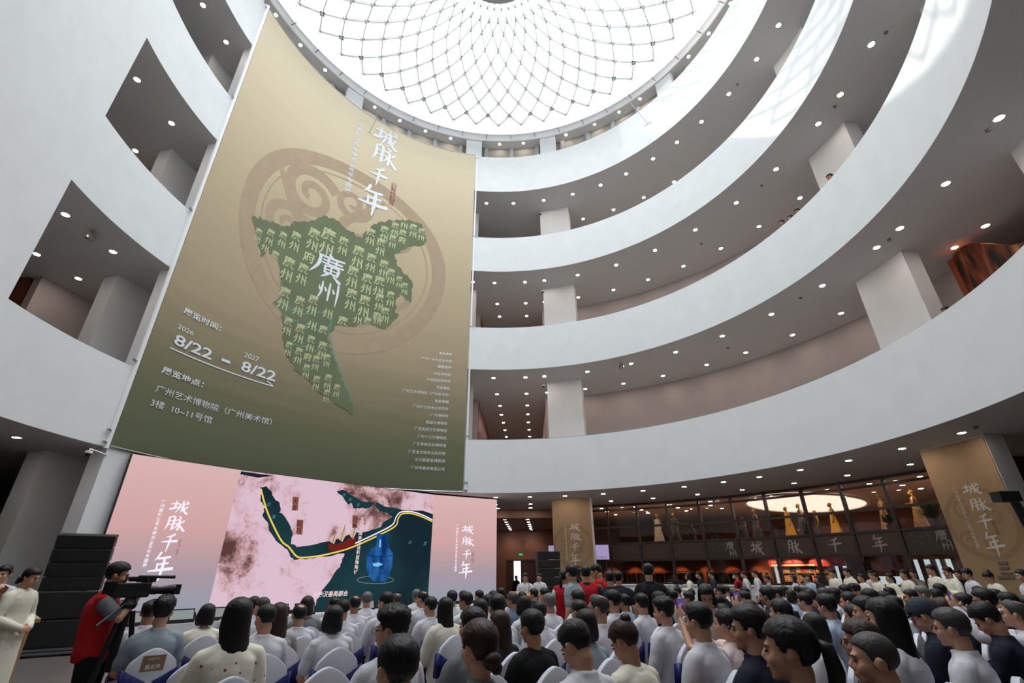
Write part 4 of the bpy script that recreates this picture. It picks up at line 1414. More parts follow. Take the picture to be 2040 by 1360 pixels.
# floral print on the cream blouse: scattered red and dark sprigs
fm = CL['f']
nt = fm.node_tree
vo = nt.nodes.new('ShaderNodeTexVoronoi')
vo.inputs['Scale'].default_value = 16
tc = nt.nodes.new('ShaderNodeTexCoord')
nt.links.new(tc.outputs['Object'], vo.inputs['Vector'])
cr = nt.nodes.new('ShaderNodeValToRGB')
cr.color_ramp.interpolation = 'CONSTANT'
cr.color_ramp.elements[0].color = (*lin((150, 60, 50)), 1)
cr.color_ramp.elements[1].position, cr.color_ramp.elements[1].color = 0.15, (*lin((230, 224, 206)), 1)
nt.links.new(vo.outputs['Distance'], cr.inputs[0])
nt.links.new(cr.outputs[0], nt.nodes['Principled BSDF'].inputs['Base Color'])
shoe_m = mat('black_leather', (22, 20, 20), 0.35)
glass_frame = mat('dark_spectacle_frame', (24, 20, 20), 0.3)

def eyes_mesh():
    mb = MB()
    for s in (-1, 1):
        ball(mb, (s * .031, .0865, .0), (.012, .0075, .0052), 10)
    return mb.mesh('eyes', eye_m, True)
def brows_mesh():
    mb = MB()
    for s in (-1, 1):
        mb.tube([(s * .014, .0945, .018), (s * .032, .0915, .023), (s * .048, .080, .019)], [.003, .004, .002], 6)
    return mb.mesh('eyebrows', HM['k'], True)
def mouth_mesh():
    mb = MB()
    ball(mb, (0, .0935, -.060), (.021, .0085, .0075), 10)
    return mb.mesh('lips', lip_m, True)
def specs_mesh():
    mb = MB()
    for s in (-1, 1):
        pts = [(s * .032 + .024 * math.cos(a), .112 - .10 * (abs(s * .032 + .024 * math.cos(a)) ** 2) * 8, .0 + .018 * math.sin(a)) for a in [2 * math.pi * i / 14 for i in range(15)]]
        mb.tube(pts, .0021, 5, cap=False)
        mb.tube([(s * .056, .088, .004), (s * .078, .05, .006), (s * .084, -.012, .004), (s * .082, -.03, -.012)], .002, 5)
    mb.tube([(-.009, .112, .004), (.009, .112, .004)], .002, 5)
    return mb.mesh('spectacles', glass_frame, True)
EYES, BROWS, LIPS, SPECS = eyes_mesh(), brows_mesh(), mouth_mesh(), specs_mesh()

# ---- poses (facing +Y; origin on the floor under the hips)
def seated(yaw=0.0, pitch=0.0, arms='lap'):
    j = dict(stand=False, hip=V3(0, -.02, .56), neck=V3(0, -.075, 1.09), yaw=RAD(yaw), pitch=RAD(pitch))
    j['head'] = V3(0, -.045 + .05 * math.sin(max(0, j['pitch'])), 1.245 - .012 * abs(pitch) / 20)
    j['sh'] = (V3(-.165, -.07, 1.015), V3(.165, -.07, 1.015))
    j['kn'] = (V3(-.12, .42, .545), V3(.12, .42, .545))
    j['an'] = (V3(-.12, .42, .09), V3(.12, .42, .09))
    if arms == 'lap':
        j['el'] = (V3(-.25, -.02, .76), V3(.25, -.02, .76))
        j['wr'] = (V3(-.10, .20, .665), V3(.10, .20, .665))
        j['hn'] = (V3(0, 0, 1), V3(0, 0, 1))
    elif arms == 'phone':
        j['el'] = (V3(-.23, .03, .77), V3(.23, .03, .77))
        j['wr'] = (V3(-.07, .26, .86), V3(.07, .26, .86))
        j['hn'] = (V3(-.4, -.9, 0), V3(.4, -.9, 0))
        j['curl'] = .9
    else:                                                    # raised in front of the face, holding a phone
        j['el'] = (V3(-.20, .22, 1.06), V3(.20, .22, 1.06))
        j['wr'] = (V3(-.07, .36, 1.27), V3(.07, .36, 1.27))
        j['hd'] = (V3(.15, .25, 1), V3(-.15, .25, 1))
        j['hn'] = (V3(-1, -.2, 0), V3(1, -.2, 0))
        j['curl'] = .8
    return j
def standing(yaw=0.0, pitch=0.0, arms='down', lean=0.0):
    j = dict(stand=True, hip=V3(0, 0, .92), neck=V3(0, -.02 + lean, 1.45), yaw=RAD(yaw), pitch=RAD(pitch))
    j['head'] = V3(0, .01 + lean * 1.25 + .05 * math.sin(max(0, j['pitch'])), 1.605 - .012 * abs(pitch) / 20)
    j['sh'] = (V3(-.17, -.02 + lean, 1.375), V3(.17, -.02 + lean, 1.375))
    j['kn'] = (V3(-.10, .03, .49), V3(.10, .03, .49))
    j['an'] = (V3(-.11, -.01, .09), V3(.11, -.01, .09))
    j['hn'] = (V3(-1, 0, 0), V3(1, 0, 0))
    if arms == 'down':
        j['el'] = (V3(-.25, -.04, 1.10), V3(.25, -.04, 1.10))
        j['wr'] = (V3(-.26, .03, .85), V3(.26, .03, .85))
    elif arms == 'clasp':
        j['el'] = (V3(-.27, -.03, 1.12), V3(.27, -.03, 1.12))
        j['wr'] = (V3(-.06, .19, 1.00), V3(.06, .19, 1.00))
        j['hd'] = (V3(1, .25, -.2), V3(-1, .25, -.2))
        j['hn'] = (V3(0, 1, 0), V3(0, 1, 0))
    elif arms == 'crossed':
        j['el'] = (V3(-.27, .02, 1.13), V3(.27, .02, 1.13))
        j['wr'] = (V3(.07, .19, 1.15), V3(-.07, .21, 1.19))
        j['hn'] = (V3(0, 1, 0), V3(0, 1, 0))
    elif arms == 'camera':                                   # both hands up to a camera at the eye
        j['el'] = (V3(-.24, .16, 1.22), V3(.24, .16, 1.22))
        j['wr'] = (V3(-.09, .27, 1.49), V3(.09, .27, 1.49))
        j['hd'] = (V3(.2, .5, .8), V3(-.2, .5, .8))
        j['hn'] = (V3(-1, -.2, 0), V3(1, -.2, 0))
        j['curl'] = .9
    elif arms == 'front':                                    # forearms forward, phone or paper in the hands
        j['el'] = (V3(-.25, 0, 1.12), V3(.25, 0, 1.12))
        j['wr'] = (V3(-.07, .27, 1.15), V3(.07, .27, 1.15))
        j['hn'] = (V3(-.4, -.6, .6), V3(.4, -.6, .6))
        j['curl'] = .9
    return j
BODY, SHIRT, TROU, SHOE = {}, {}, {}, {}
def pose_of(key):
    kind, arms, yaw, pitch = key
    return seated(yaw, pitch, arms) if kind == 'sit' else standing(yaw, pitch, arms, .05 if kind == 'lean' else 0.0)
def body_of(key, sex):
    k = (key, sex)
    if k not in BODY:
        BODY[k] = make_body(pose_of(key), sex)
    return BODY[k]
def part(name, me, parent, m=None, M=None):
    o = link(name, me, parent)
    if m is not None:
        if not me.materials:
            me.materials.append(m)
        o.material_slots[0].link = 'OBJECT'
        o.material_slots[0].material = m
    if M is not None:
        o.matrix_local = M
    return o
def person(loc, face, key, sex, hair, hcol, top, tcol, label, scale=1.0, legs='s', specs=False, group=None, skirt=None, tan=False, extra=None, faceparts=True):
    """face: direction (x, y) the body looks; key: (sit|stand|lean, arms, head yaw, head pitch)"""
    rz_ = math.atan2(-face[0], face[1])
    t = thing('person', label, 'person', (loc[0], loc[1], 0), rz_, group)
    t.scale = (scale, scale, scale)
    j = pose_of(key)
    M = head_frame(j)
    part('body', body_of(key, sex), t, skin2 if tan else skin)
    if hair != 'none':
        part('hair', hair_of(hair), t, HM[hcol], M)
    sk = (key[0], key[1], sex, top)
    if sk not in SHIRT:
        SHIRT[sk] = make_shirt(j, sex, top if top != 'vest' else 'short')
    part('shirt', SHIRT[sk], t, CL[tcol] if top != 'vest' else CL[extra or 'k'])
    if top == 'vest':
        vk = (key[0], key[1], sex, 'outer')
        if vk not in SHIRT:
            SHIRT[vk] = make_shirt(j, sex, 'vest')
        part('vest', SHIRT[vk], t, CL[tcol])
    if skirt:
        sj = ('skirt', sex)
        if sj not in TROU:
            mb = MB()
            loft(mb, [(0, .0, .16, .20, .19), (0, .0, .5, .185, .17), (0, 0, .8, .185, .14), (0, 0, .95, .165, .12), (0, 0, 1.02, .15, .11)], 24)
            TROU[sj] = remesh(mb, 'skirt', .014, 3, None, .006, 7)
        part('skirt', TROU[sj], t, CL[skirt])
    else:
        tk = (key[0], sex)
        if tk not in TROU:
            TROU[tk] = make_trousers(j, sex)
        part('trousers', TROU[tk], t, CL[legs])
    if key[0] != 'sit':
        for s in (0, 1):
            if s not in SHOE:
                SHOE[s] = make_shoe(j, s)
            part('shoe', SHOE[s], t, shoe_m)
    if faceparts:
        part('eyes', EYES, t, None, M)
        part('eyebrows', BROWS, t, None, M)
        part('lips', LIPS, t, None, M)
    if specs:
        part('spectacles', SPECS, t, None, M)
    return t
# ================================================================== the audience
AF, AS = Vector((-0.655, 0.755, 0)), Vector((0.755, 0.655, 0))
BASE = Vector((CAM.x, CAM.y, 0))
CHAIR_W = mat('white_spandex', (212, 212, 222), 0.55, noise=0.03, scale=5, bump=0.05)
SASH = mat('royal_blue_satin', (14, 26, 100), 0.4, noise=0.12, scale=14, bump=0.2)
RINGM = mat('pearl_buckle', (196, 194, 186), 0.3, metal=0.3)
CARD = mat('brown_card', (150, 122, 92), 0.7)
CHAIR = None
def make_chair(label, loc, rz_):
    t = thing('banquet_chair', label, 'chair', loc, rz_, 'white covered banquet chairs')
    out = []
    for i in range(33):                                      # rounded, peaked outline of the covered back
        u = -1 + 2 * i / 32
        z = .985 - .15 * abs(u) ** 1.7 - (.09 * max(0, abs(u) - .86) / .14 if abs(u) > .86 else 0)
        out.append((.222 * u, z))
    out = [(-.232, .60), (-.226, .72)] + out + [(.226, .72), (.232, .60), (.225, .45), (.245, .02), (-.245, .02), (-.225, .45)]
    n = len(out)
    mb = MB()
    def yb(z, side):                                         # the back leans a little
        return -.235 - .055 * max(0, (z - .45)) / .5 + side * .028
    vs = []
    for sg, ins in ((-1, .012), (-1, 0), (1, 0), (1, .012)):
        for x, z in out:
            zz = z - (ins if z > .5 else 0)
            vs.append((x * (1 - ins * 4), yb(z, sg * (1 if ins else .72)), zz))
    mb.v = vs
    for q in range(3):
        for i in range(n):
            j2 = (i + 1) % n
            mb.f.append((q * n + i, q * n + j2, (q + 1) * n + j2, (q + 1) * n + i))
    mb.f.append(tuple(range(n - 1, -1, -1)))
    mb.f.append(tuple(3 * n + i for i in range(n)))
    mb.build('back_cover', CHAIR_W, t, smooth=50)
    st_ = MB()
    rings = [(.23, .235, .02), (.205, .205, .22), (.215, .215, .40), (.225, .22, .445), (.21, .205, .458)]
    k = 0
    for a, b, z in rings:
        for q in range(24):
            w = 2 * math.pi * q / 24
            ct, s_ = math.cos(w), math.sin(w)
            st_.v.append((a * math.copysign(abs(ct) ** .45, ct), .0 + b * math.copysign(abs(s_) ** .45, s_), z))
    for i in range(len(rings) - 1):
        for q in range(24):
            a, b = i * 24 + q, i * 24 + (q + 1) % 24
            st_.f.append((a, b, b + 24, a + 24))
    st_.f.append(tuple(range(23, -1, -1)))
    st_.f.append(tuple(4 * 24 + q for q in range(24)))
    st_.build('seat_cover', CHAIR_W, t, smooth=50)
    sa = MB()
    lo, hi = [], []
    for i in range(25):
        u = -1 + 2 * i / 24
        w = .035 + .085 * abs(u) ** 1.2
        zc = .67 + .045 * abs(u)
        bulge = .006 * math.sin(i * 2.1)
        for z, L in ((zc + w, hi), (zc - w, lo)):
            L.append((.236 * u, yb(z, -1.14) - .006 - bulge, z))
    hi = [(-.237, yb(.82, 1), .82)] + hi + [(.237, yb(.82, 1), .82)]
    lo = [(-.237, yb(.60, 1), .60)] + lo + [(.237, yb(.60, 1), .60)]
    sa.v = hi + lo
    m = len(hi)
    sa.f = [(i, i + 1, m + i + 1, m + i) for i in range(m - 1)]
    o = sa.build('sash', SASH, t, smooth=True)
    sd = o.modifiers.new('thick', 'SOLIDIFY')
    sd.thickness = .006
    rg = MB()
    rg.tube([(.040 * math.cos(2 * math.pi * i / 20), yb(.67, -1.6), .672 + .040 * math.sin(2 * math.pi * i / 20)) for i in range(21)], .0065, 6, cap=False)
    rg.build('buckle_ring', RINGM, t, smooth=True)
    return t
CHAIRS = []
def chair(f, s, label, yaw=0.0):
    global CHAIR
    p = BASE + AF * f + AS * s
    rz_ = math.atan2(-AF.x, AF.y) + yaw
    CHAIRS.append((f, s))
    if CHAIR is None:
        CHAIR = make_chair(label, p, rz_)
        return CHAIR
    return dup(CHAIR, label, p, rz_)
CROWD = '''
7.75 0.97 1.334 s k long w
6.65 0.95 1.393 q k short a
7.6 1.55 1.284 B k jacket c
4.55 1.14 1.446 L k long f
9.65 2.37 1.264 s k long w
10.25 2.73 1.235 s k long w
8.8 2.4 1.308 s k long w
7.7 2.21 1.343 c h long w
5.5 1.63 1.361 c k long w
6.15 1.95 1.33 W n long x
6.65 2.35 1.292 t k long w
7.7 2.81 1.33 B k jacket g
8.75 3.63 1.255 s k long w
6.65 2.88 1.33 b k long w
5.45 2.28 1.317 B k vest w
7.75 3.54 1.32 t k long w
8.85 4.26 1.321 g g long w
6.65 3.47 1.385 s k long w
8.8 4.81 1.295 t h long l
3.4 1.84 1.391 q k long w
2.25 1.26 1.353 s k long c
9.95 5.9 1.306 g g long w
7.75 4.71 1.351 t k long w
6.6 4.15 1.305 s k long w
5.5 3.67 1.345 L k jacket c
7.75 5.3 1.336 s k long w
8.8 6.29 1.29 s k long w
6.65 4.8 1.343 s2 k long w
8.95 6.8 1.284 s k long w
6.75 5.31 1.298 s k long w
7.75 6.22 1.304 s2 k long w
4.6 3.74 1.395 s k long w
8.85 7.3 1.321 s k short d
6.75 5.82 1.313 n h short b
5.5 4.2 1.311 B k long d
5.5 4.95 1.327 B k long w
7.7 6.89 1.279 s k short d
8.8 8.22 1.281 s2 k short d
7.75 7.52 1.324 s k long w
5.55 5.48 1.335 g g long w
7.9 8.01 1.264 W n long l
4.45 4.23 1.326 c k long w
4.05 3.32 1.283 W n long d
3.4 2.52 1.366 s k short g
2.35 1.79 1.384 N n long g
3.3 3.05 1.327 s2 k jacket k
2.25 2.46 1.359 s k long w
8.05 8.55 1.2 s k long w
5.55 6.09 1.358 s2 k long w
4.4 4.84 1.305 s k short a
3.25 3.65 1.312 B k short a
7.95 9.05 1.188 s k short d
3.6 4.24 1.411 t h long w
4.5 5.6 1.391 s2 k long w
5.35 6.96 1.291 s k long l
6.65 8.83 1.304 P k long w
4.4 6.09 1.344 s k long w
2.3 2.99 1.334 U n jacket c
3.35 5.01 1.347 q k long w
4.5 6.65 1.345 s2 k short d
6.65 10.16 1.292 s k long w
5.5 8.57 1.313 s k long w
7.7 12.25 1.253 s k long w
5.5 9.1 1.266 s2 k long w
6.6 11.05 1.268 b k long w
2.3 3.89 1.386 s k long w
3.2 5.97 1.282 b k short g
1.7 3.46 1.401 s2 k short d
1.1 2.58 1.417 P k long d
5.6 10.55 1.35 s k short d
6.65 12.78 1.29 c k long w
4.85 9.59 1.308 L k long d
4.4 8.13 1.257 s2 k short d
4.45 9.13 1.295 s k short d
5.55 11.46 1.29 s k long w
3.5 7.88 1.404 s k short d
2.4 5.63 1.356 P k short d
3.2 6.65 1.281 W n long d
4.45 10.48 1.332 s k long w
5.5 13.36 1.282 B k short l
4.45 11.07 1.275 B k short l
5.45 14.03 1.269 P k long w
4.5 11.95 1.3 s k short d
3.4 9.26 1.348 s2 k short d
3.45 9.9 1.344 g h short d
3.25 8.52 1.314 s k long w
2.4 6.89 1.355 s2 k long l
3.45 10.41 1.336 L k long w
3.45 10.97 1.369 s k long w
2.4 7.68 1.373 c k long w
4.3 14.24 1.333 s k short d
1.9 5.07 1.277 B k long w
0.95 3.16 1.334 c h short d
1.2 3.87 1.332 B n short d
4.4 14.79 1.322 s k short d
2.45 8.7 1.365 s2 k short d
2.45 9.31 1.323 s k short d
3.25 12.84 1.299 L k long d
1.75 5.98 1.378 s k long w
2 6.46 1.281 s k short d
1.2 4.44 1.431 L k long w
2.05 8.12 1.312 s k long w
2.3 10.13 1.346 c k short a
2.3 10.87 1.37 g g long w
1.2 5.63 1.405 c k short d
2.25 11.51 1.315 L k short d
2.4 12.72 1.369 s k long w
0.9 6.3 1.352 s2 k short d
1.15 8.03 1.409 s k short d
1.4 10.73 1.338 s k long w
0.8 6.87 1.359 t h long w
1.1 9.3 1.34 s k short d
2.1 14.4 1.296 s k long w
1.45 8.74 1.331 s2 k short d
1.4 7.28 1.337 B n long d
0.95 4.98 1.352 g h long w
1 9.84 1.286 s k long w
'''
HAIRW = {'s': 'short', 's2': 'full', 'c': 'cropped', 't': 'thinning', 'b': 'no', 'g': 'neat', 'q': 'spiky', 'n': 'wavy', 'L': 'long', 'W': 'wavy', 'B': 'bobbed', 'P': 'ponytail', 'U': 'bun', 'N': 'low-bun'}
HCW = {'k': 'black', 'n': 'brown', 'g': 'grey', 'h': 'greying'}
TOPW = {'w': 'white', 'c': 'cream', 'f': 'floral', 'g': 'grey', 'a': 'blue-grey', 'd': 'dark', 'k': 'black', 'l': 'pale-blue', 'b': 'slate-blue', 'x': 'plaid', 'p': 'pink', 't': 'teal', 'r': 'red'}
SPECIAL = {
 1: 'person in pale blue-grey polo on the aisle chair marked row five', 3: 'person with very long black hair in a cream floral blouse behind the row five card',
 14: 'person with black bob in a white sleeveless waistcoat over sheer sleeves', 24: 'person with long black hair in a cream suit jacket, mid audience',
 19: 'person with spiky black hair in white shirt turning the face aside', 20: 'person seen from behind, dark centre-parted head filling the very front of the crowd',
 44: 'person with brown hair pinned in a low bun by a clip', 45: 'person with broad shoulders in a black jacket and short black hair', 46: 'person in crisp white shirt bending the head down, front of the crowd',
 57: 'person with red-brown hair in a top bun, beige jacket, reading', 58: 'person with high swept-back black hair and white shirt, head turned to the stage', 65: 'person with sleek black hair in white shirt beside the bent woman in pink',
 66: 'bald person in a grey polo shirt, seen in profile', 67: 'person in dark navy shirt and spectacles next to the bald one', 68: 'person with black hair drawn back, cheek and ear filling the front of the crowd',
 76: 'person in navy tee with black ponytail raising a phone', 86: 'person with thick black mop of hair in a pale blue shirt', 91: 'person with smooth black bob in white shirt near the large buzz-cut head',
 92: 'person with greying buzz cut, large profile at the very front', 93: 'person with brown hair and heavy dark spectacles half hidden behind the buzz cut', 104: 'person in a navy cap looking down at a phone',
 107: 'person in dark navy polo bending over with black hair', 110: 'person with receding hair in white shirt stretching both arms up to take a picture', 115: 'person with greying hair and spectacles in white shirt at the crowd front',
 100: 'person with very long black hair in pale blouse before the empty chairs', 9: 'person with long brown hair in plaid near the stage', 33: 'person with greying wavy hair and a slate-blue shirt', 42: 'person with long wavy brown hair falling over the chair back', 40: 'person with wavy brown hair in light blue beside the standing helpers'}
rowsN = {}
PEO = []
for i, ln in enumerate(CROWD.strip().split('\n')):
    f, s, z, h, hc, top, c = ln.split()
    PEO.append([i, float(f), float(s), float(z), h, hc, top, c])
    rowsN.setdefault(round((float(f) - .05) / 1.1), []).append((float(s), i))
SEATNO = {}
for k, l in rowsN.items():
    for q, (s, i) in enumerate(sorted(l)):
        SEATNO[i] = (11 - k, q)
SPECS_ON = {27, 31, 38, 45, 49, 52, 67, 80, 85, 93, 103, 105, 110, 115, 33, 19}
DOWN = {46, 57, 107, 104, 83}
RAISE = {76, 110}
SEATSHOE = {}
for i, f, s, z, h, hc, top, c in PEO:
    sex = 'f' if h in 'LWBPUN' else 'm'
    yaw = (0, 15, -15, 0, 25)[(i * 7) % 5]
    if i in (19,):
        yaw = 35
    arms, pitch = 'lap', 0
    if i in DOWN:
        arms, pitch, yaw = 'phone', 30, 0
    if i in RAISE:
        arms, pitch, yaw = 'raised', -5, 0
    row, seat = SEATNO[i]
    if i in SPECIAL:
        lab = SPECIAL[i]
    elif h == 'b':
        lab = 'bald person in %s top, %s seat from the aisle in the %s row' % (TOPW[c], nth(seat), nth(row - 1))
    else:
        lab = 'person, %s %s hair, %s %s, %s seat from the aisle in %s row' % (HAIRW[h], HCW[hc], TOPW[c], {'long': 'shirt', 'short': 'polo', 'jacket': 'jacket', 'vest': 'waistcoat'}[top], nth(seat), nth(row - 1))
    sc = z / 1.36
    hk = {'b': 'c'}.get(h, h)
    if h == 'g':
        hk = 's'
    p = BASE + AF * (f + .045) + AS * s
    pr = person(p, (AF.x, AF.y), ('sit', arms, yaw, pitch), sex, 'b' if h == 'b' else hk, hc, top, c, lab, sc, specs=i in SPECS_ON, group='seated audience', tan=(i % 3 == 0), extra='w')
    for sd_ in (0, 1):
        if sd_ not in SEATSHOE:
            SEATSHOE[sd_] = make_shoe(seated(), sd_)
        part('shoe', SEATSHOE[sd_], pr, shoe_m)
    ch = chair(f + .045, s, 'white covered chair with blue sash, %s from the aisle in the %s row' % (nth(seat), nth(row - 1)))
    if i in (104,):
        CAPP = pr
# someone hidden behind the white shirts holds a phone up with both hands
pt = atz(1357, 1197, 1.373)
q = pt - BASE
f0, s0 = q.dot(AF) - .36, q.dot(AS)
HID = person(BASE + AF * f0 + AS * s0, (AF.x, AF.y), ('sit', 'raised', 0, -5), 'f', 'P', 'k', 'short', 'p', 'person with bare arms raised to film with a phone between white shirts', 0.97, group='seated audience')
chair(f0, s0, 'white covered chair with blue sash under the filming person with bare arms')
for q, (px, py) in enumerate([(398, 1313), (475, 1352), (653, 1331), (1075, 1338), (1790, 1268), (1825, 1263), (1807, 1220), (1822, 1219), (1980, 1342), (2009, 1322), (2034, 1306)]):
    p = atz(px, py, .975)
    d = p - BASE
    f, s = d.dot(AF) + .285, d.dot(AS)
    near = min(math.hypot(f - a, s - b) for a, b in CHAIRS)
    if near < .42:
        continue
    where = ('marked row six on the aisle', 'in the centre of the frontmost edge', 'by the aisle', 'before the black jacket', 'before the long-haired person', 'edge-on beside the reader', 'beyond the capped person', 'behind the capped person', 'in the corner below the navy polo', 'in the corner beside the navy polo', 'at the corner edge of the crowd')[q]
    chair(f, s, 'empty white covered chair with blue sash %s' % where)
# row cards pinned to two aisle chairs
def row_card(px, py, txt, num, label):
    p = atz(px, py, .975)
    d = p - BASE
    best = min(CHAIRS, key=lambda c: math.hypot(c[0] - .28 - d.dot(AF), c[1] - d.dot(AS)))
    o = BASE + AF * best[0] + AS * best[1]
    t = thing('row_card', label, 'card', o, math.atan2(-AF.x, AF.y), 'row cards on the chair backs')
    fn = lambda x, z, l: (x, -.235 - .055 * max(0, (z - .45)) / .5 - .030 - l, z)
    sh = Sheet(fn)
    MB().add([fn(-.095, .80, .002), fn(.095, .80, .002), fn(.095, .93, .002), fn(-.095, .93, .002), fn(-.095, .80, 0), fn(.095, .80, 0), fn(.095, .93, 0), fn(-.095, .93, 0)], [(0, 1, 2, 3), (7, 6, 5, 4), (0, 4, 5, 1), (1, 5, 6, 2), (2, 6, 7, 3), (3, 7, 4, 0)]).build('card', CARD, t)
    sh.line('card_lettering', txt, -.062, .815, 0, .004, .02, 0.1, width=.124)
    for a, chx in enumerate(TITLE):
        sh.char('card_lettering', chx, -.045 + a * .024, .892, .017, .017, .004)
    if num:
        vs, fs = [(0, .565)], []
        for a in range(24):
            vs.append((.036 * math.cos(2 * math.pi * a / 24), .565 + .036 * math.sin(2 * math.pi * a / 24)))
            fs.append((0, 1 + a, 1 + (a + 1) % 24))
        sh.put('seat_number_disc', vs, fs, .004)
        sh.line('card_lettering', num, -.011, .545, .04, .006, .03)
    sh.build(t, {'card_lettering': ink, 'seat_number_disc': mat('grey_disc', (170, 166, 160), .6)})
row_card(338, 1289, '第五排', '1', 'brown card reading row five pinned on the aisle chair')
row_card(398, 1315, '第六排', '', 'brown card reading row six pinned on the chair behind')
# phones and cap
PH = mat('black_phone_glass', (20, 18, 24), .15)
PHS = emis('phone_screen', (96, 80, 150), .7)
def phone(loc, rz_, tilt, label, lit=True):
    t = thing('phone', label, 'phone', loc, rz_)
    T = Matrix.Rotation(tilt, 4, 'X')
    o = MB().box(0, (.15, .009, .075), M=T).build('case', PH, t)
    bevel(o, .004)
    MB().box(0, (.138, .002, .066), M=T @ Matrix.Translation((0, -.006, 0))).build('display', PHS if lit else PH, t)
    return t
def at_person(pr, v):
    return pr.matrix_basis @ Vector(v)
RZA = math.atan2(-AF.x, AF.y)
bpy.context.view_layer.update()
for o in [o for o in COL.objects if o.name.startswith('person') and o.get('label') in (SPECIAL[76], SPECIAL[110])]:
    phone(o.matrix_world @ Vector((0, .385, 1.385)), RZA, -.1, 'phone held up by the %s' % ('navy ponytail person' if o['label'] == SPECIAL[76] else 'receding-haired person in white shirt'))
ph = phone(HID.matrix_world @ Vector((0, .385, 1.40)), RZA, -.1, 'phone held up lengthwise between two bare raised arms')
ph = phone(CAPP.matrix_world @ Vector((0, .36, .93)), RZA, -.7, 'dark phone in the hands of the capped person', False)
capm = mat('navy_cap_cloth', (36, 42, 56), .8, noise=.05, scale=20)
cj = seated(0, 30, 'phone')
mb = hair_shell(.022, .018, .045, seed=12)
mb.v = [v for v in mb.v]
co_ = mb.build('cap', capm, CAPP, smooth=True)
co_.matrix_local = head_frame(cj)
vz = MB()
for rr, zz in ((.0, .055), (.075, .045)):
    for a in range(13):
        w = math.pi * (a / 12)
        vz.v.append((.078 * math.cos(w), .07 + rr * math.sin(w) + .02 * math.sin(w), zz + .01 * math.sin(w)))
vz.f = [(a, a + 1, 13 + a + 1, 13 + a) for a in range(12)]
v_ = vz.build('cap_visor', capm, CAPP, smooth=True)
v_.modifiers.new('thick', 'SOLIDIFY').thickness = .006
v_.matrix_local = head_frame(cj)
# ================================================================== people on their feet
def stand(px, py, D, face, pose, sex, hair, hc, top, c, label, **kw):
    p = atd(px, py, D) if D > 0 else on_cyl(px, py, -D)
    top_z = {'N': 1.725, 'q': 1.75, 'none': 1.72}.get(hair, 1.735) - (.02 if pose[2] else 0)
    z = p.z - kw.pop('floor', 0.0)
    sc = max(.86, min(1.07, z / top_z))
    fl = kw.pop('lift', 0.0)
    j = pose_of(pose)
    f = Vector((face[0], face[1], 0)).normalized()
    base = p - f * (j['head'].y * sc)
    return person((base.x, base.y), (f.x, f.y), pose, sex, hair, hc, top, c, label, sc, **kw)
TOCAM = lambda px: tuple((-ray(px, 900)).xy)
TOSCR = (-.75, .66)
# hosts and hostesses in cream along the low wall, white shirts and onlookers beyond
HOST = 'hosts in cream along the low white wall'
def host(px, py, sex, hair, label, yaw=0, arms='clasp', r=11.3, pitch=0, c='c', dirx=-1.0, specs=False):
    p = on_cyl(px, py, r)
    f = Vector((-p.x, -p.y, 0)).normalized() + Vector((-.55, .35, 0)) * -dirx * 1.0
    f.normalize()
    return stand(px, py, -r, (f.x, f.y), ('stand', arms, yaw, pitch), sex, hair, 'k', 'jacket', c, label, legs='s' if sex == 'm' else 's', skirt='e' if sex == 'f' else None, group=HOST, specs=specs)
hs = [host(1655, 1133, 'm', 's2', 'person in cream tunic, first host from the bookshop end of the line'),
      host(1684, 1131, 'm', 's', 'person in cream tunic, second host from the bookshop end, with spectacles', specs=True),
      host(1713, 1143, 'f', 'N', 'person in cream jacket, first hostess, hair in a low bun'),
      host(1740, 1141, 'f', 'N', 'person in cream jacket, second hostess, one photographer behind her shoulder', 0),
      host(1768, 1142, 'f', 'P', 'person in cream jacket, third hostess, with a dark ponytail'),
      host(1797, 1135, 'f', 'N', 'person in cream jacket, fourth and tallest hostess beside the crouching photographer'),
      host(1851, 1125, 'm', 's2', 'person in cream tunic, tallest host, in front of the last shop pane', specs=True),
      host(1884, 1129, 'm', 's2', 'person in cream tunic with arms crossed beside the column banner', 0, 'crossed', specs=True),
      host(1965, 1136, 'f', 'U', 'person in cream jacket bending the head before the tan column', 0, 'clasp', 10.8, 30)]
# embroidered spray on each jacket's shoulder
emb = mat('blue_grey_embroidery', (92, 106, 118), .8)
for h in hs:
    mb = MB()
    rnd = random.Random(2)
    for q in range(7):
        a = rnd.uniform(0, 6.3)
        c = V3(.085 + .035 * math.cos(a), .088 + .0, 1.31 + .06 * math.sin(a))
        mb.tube([c, c + V3(rnd.uniform(-.02, .02), .0, rnd.uniform(.015, .035)), c + V3(.02, 0, .045)], .006, 5)
    mb.build('embroidery', emb, h, smooth=True)
stand(1922, 1132, -11.0, (-.9, .2), ('stand', 'clasp', 0, 10), 'm', 's2', 'k', 'short', 'w', 'person in loose white shirt with clasped hands beside the column banner')
stand(2030, 1134, -10.6, (-.95, .3), ('stand', 'down', 0, 0), 'm', 's', 'k', 'short', 'w', 'person in white tee with lanyard and spectacles beyond the column', specs=True)
stand(1415, 1137, -11.4, (-.8, .3), ('stand', 'down', 0, 0), 'm', 's', 'k', 'short', 't', 'person in dark teal polo against the dark shop pane')
RM = stand(1464, 1139, -11.1, (-.9, .2), ('stand', 'front', 0, 0), 'm', 's2', 'k', 'vest', 'r', 'person in red waistcoat and white face mask by the low wall', extra='k')
stand(1480, 1137, -11.55, (-.8, .3), ('stand', 'down', 0, 0), 'm', 's', 'k', 'long', 'w', 'person in white shirt just behind the masked red waistcoat')
stand(1502, 1135, -11.3, (-.8, .4), ('stand', 'down', 0, 0), 'm', 's', 'k', 'long', 'w', 'person in white shirt standing alone before the orange shop window')
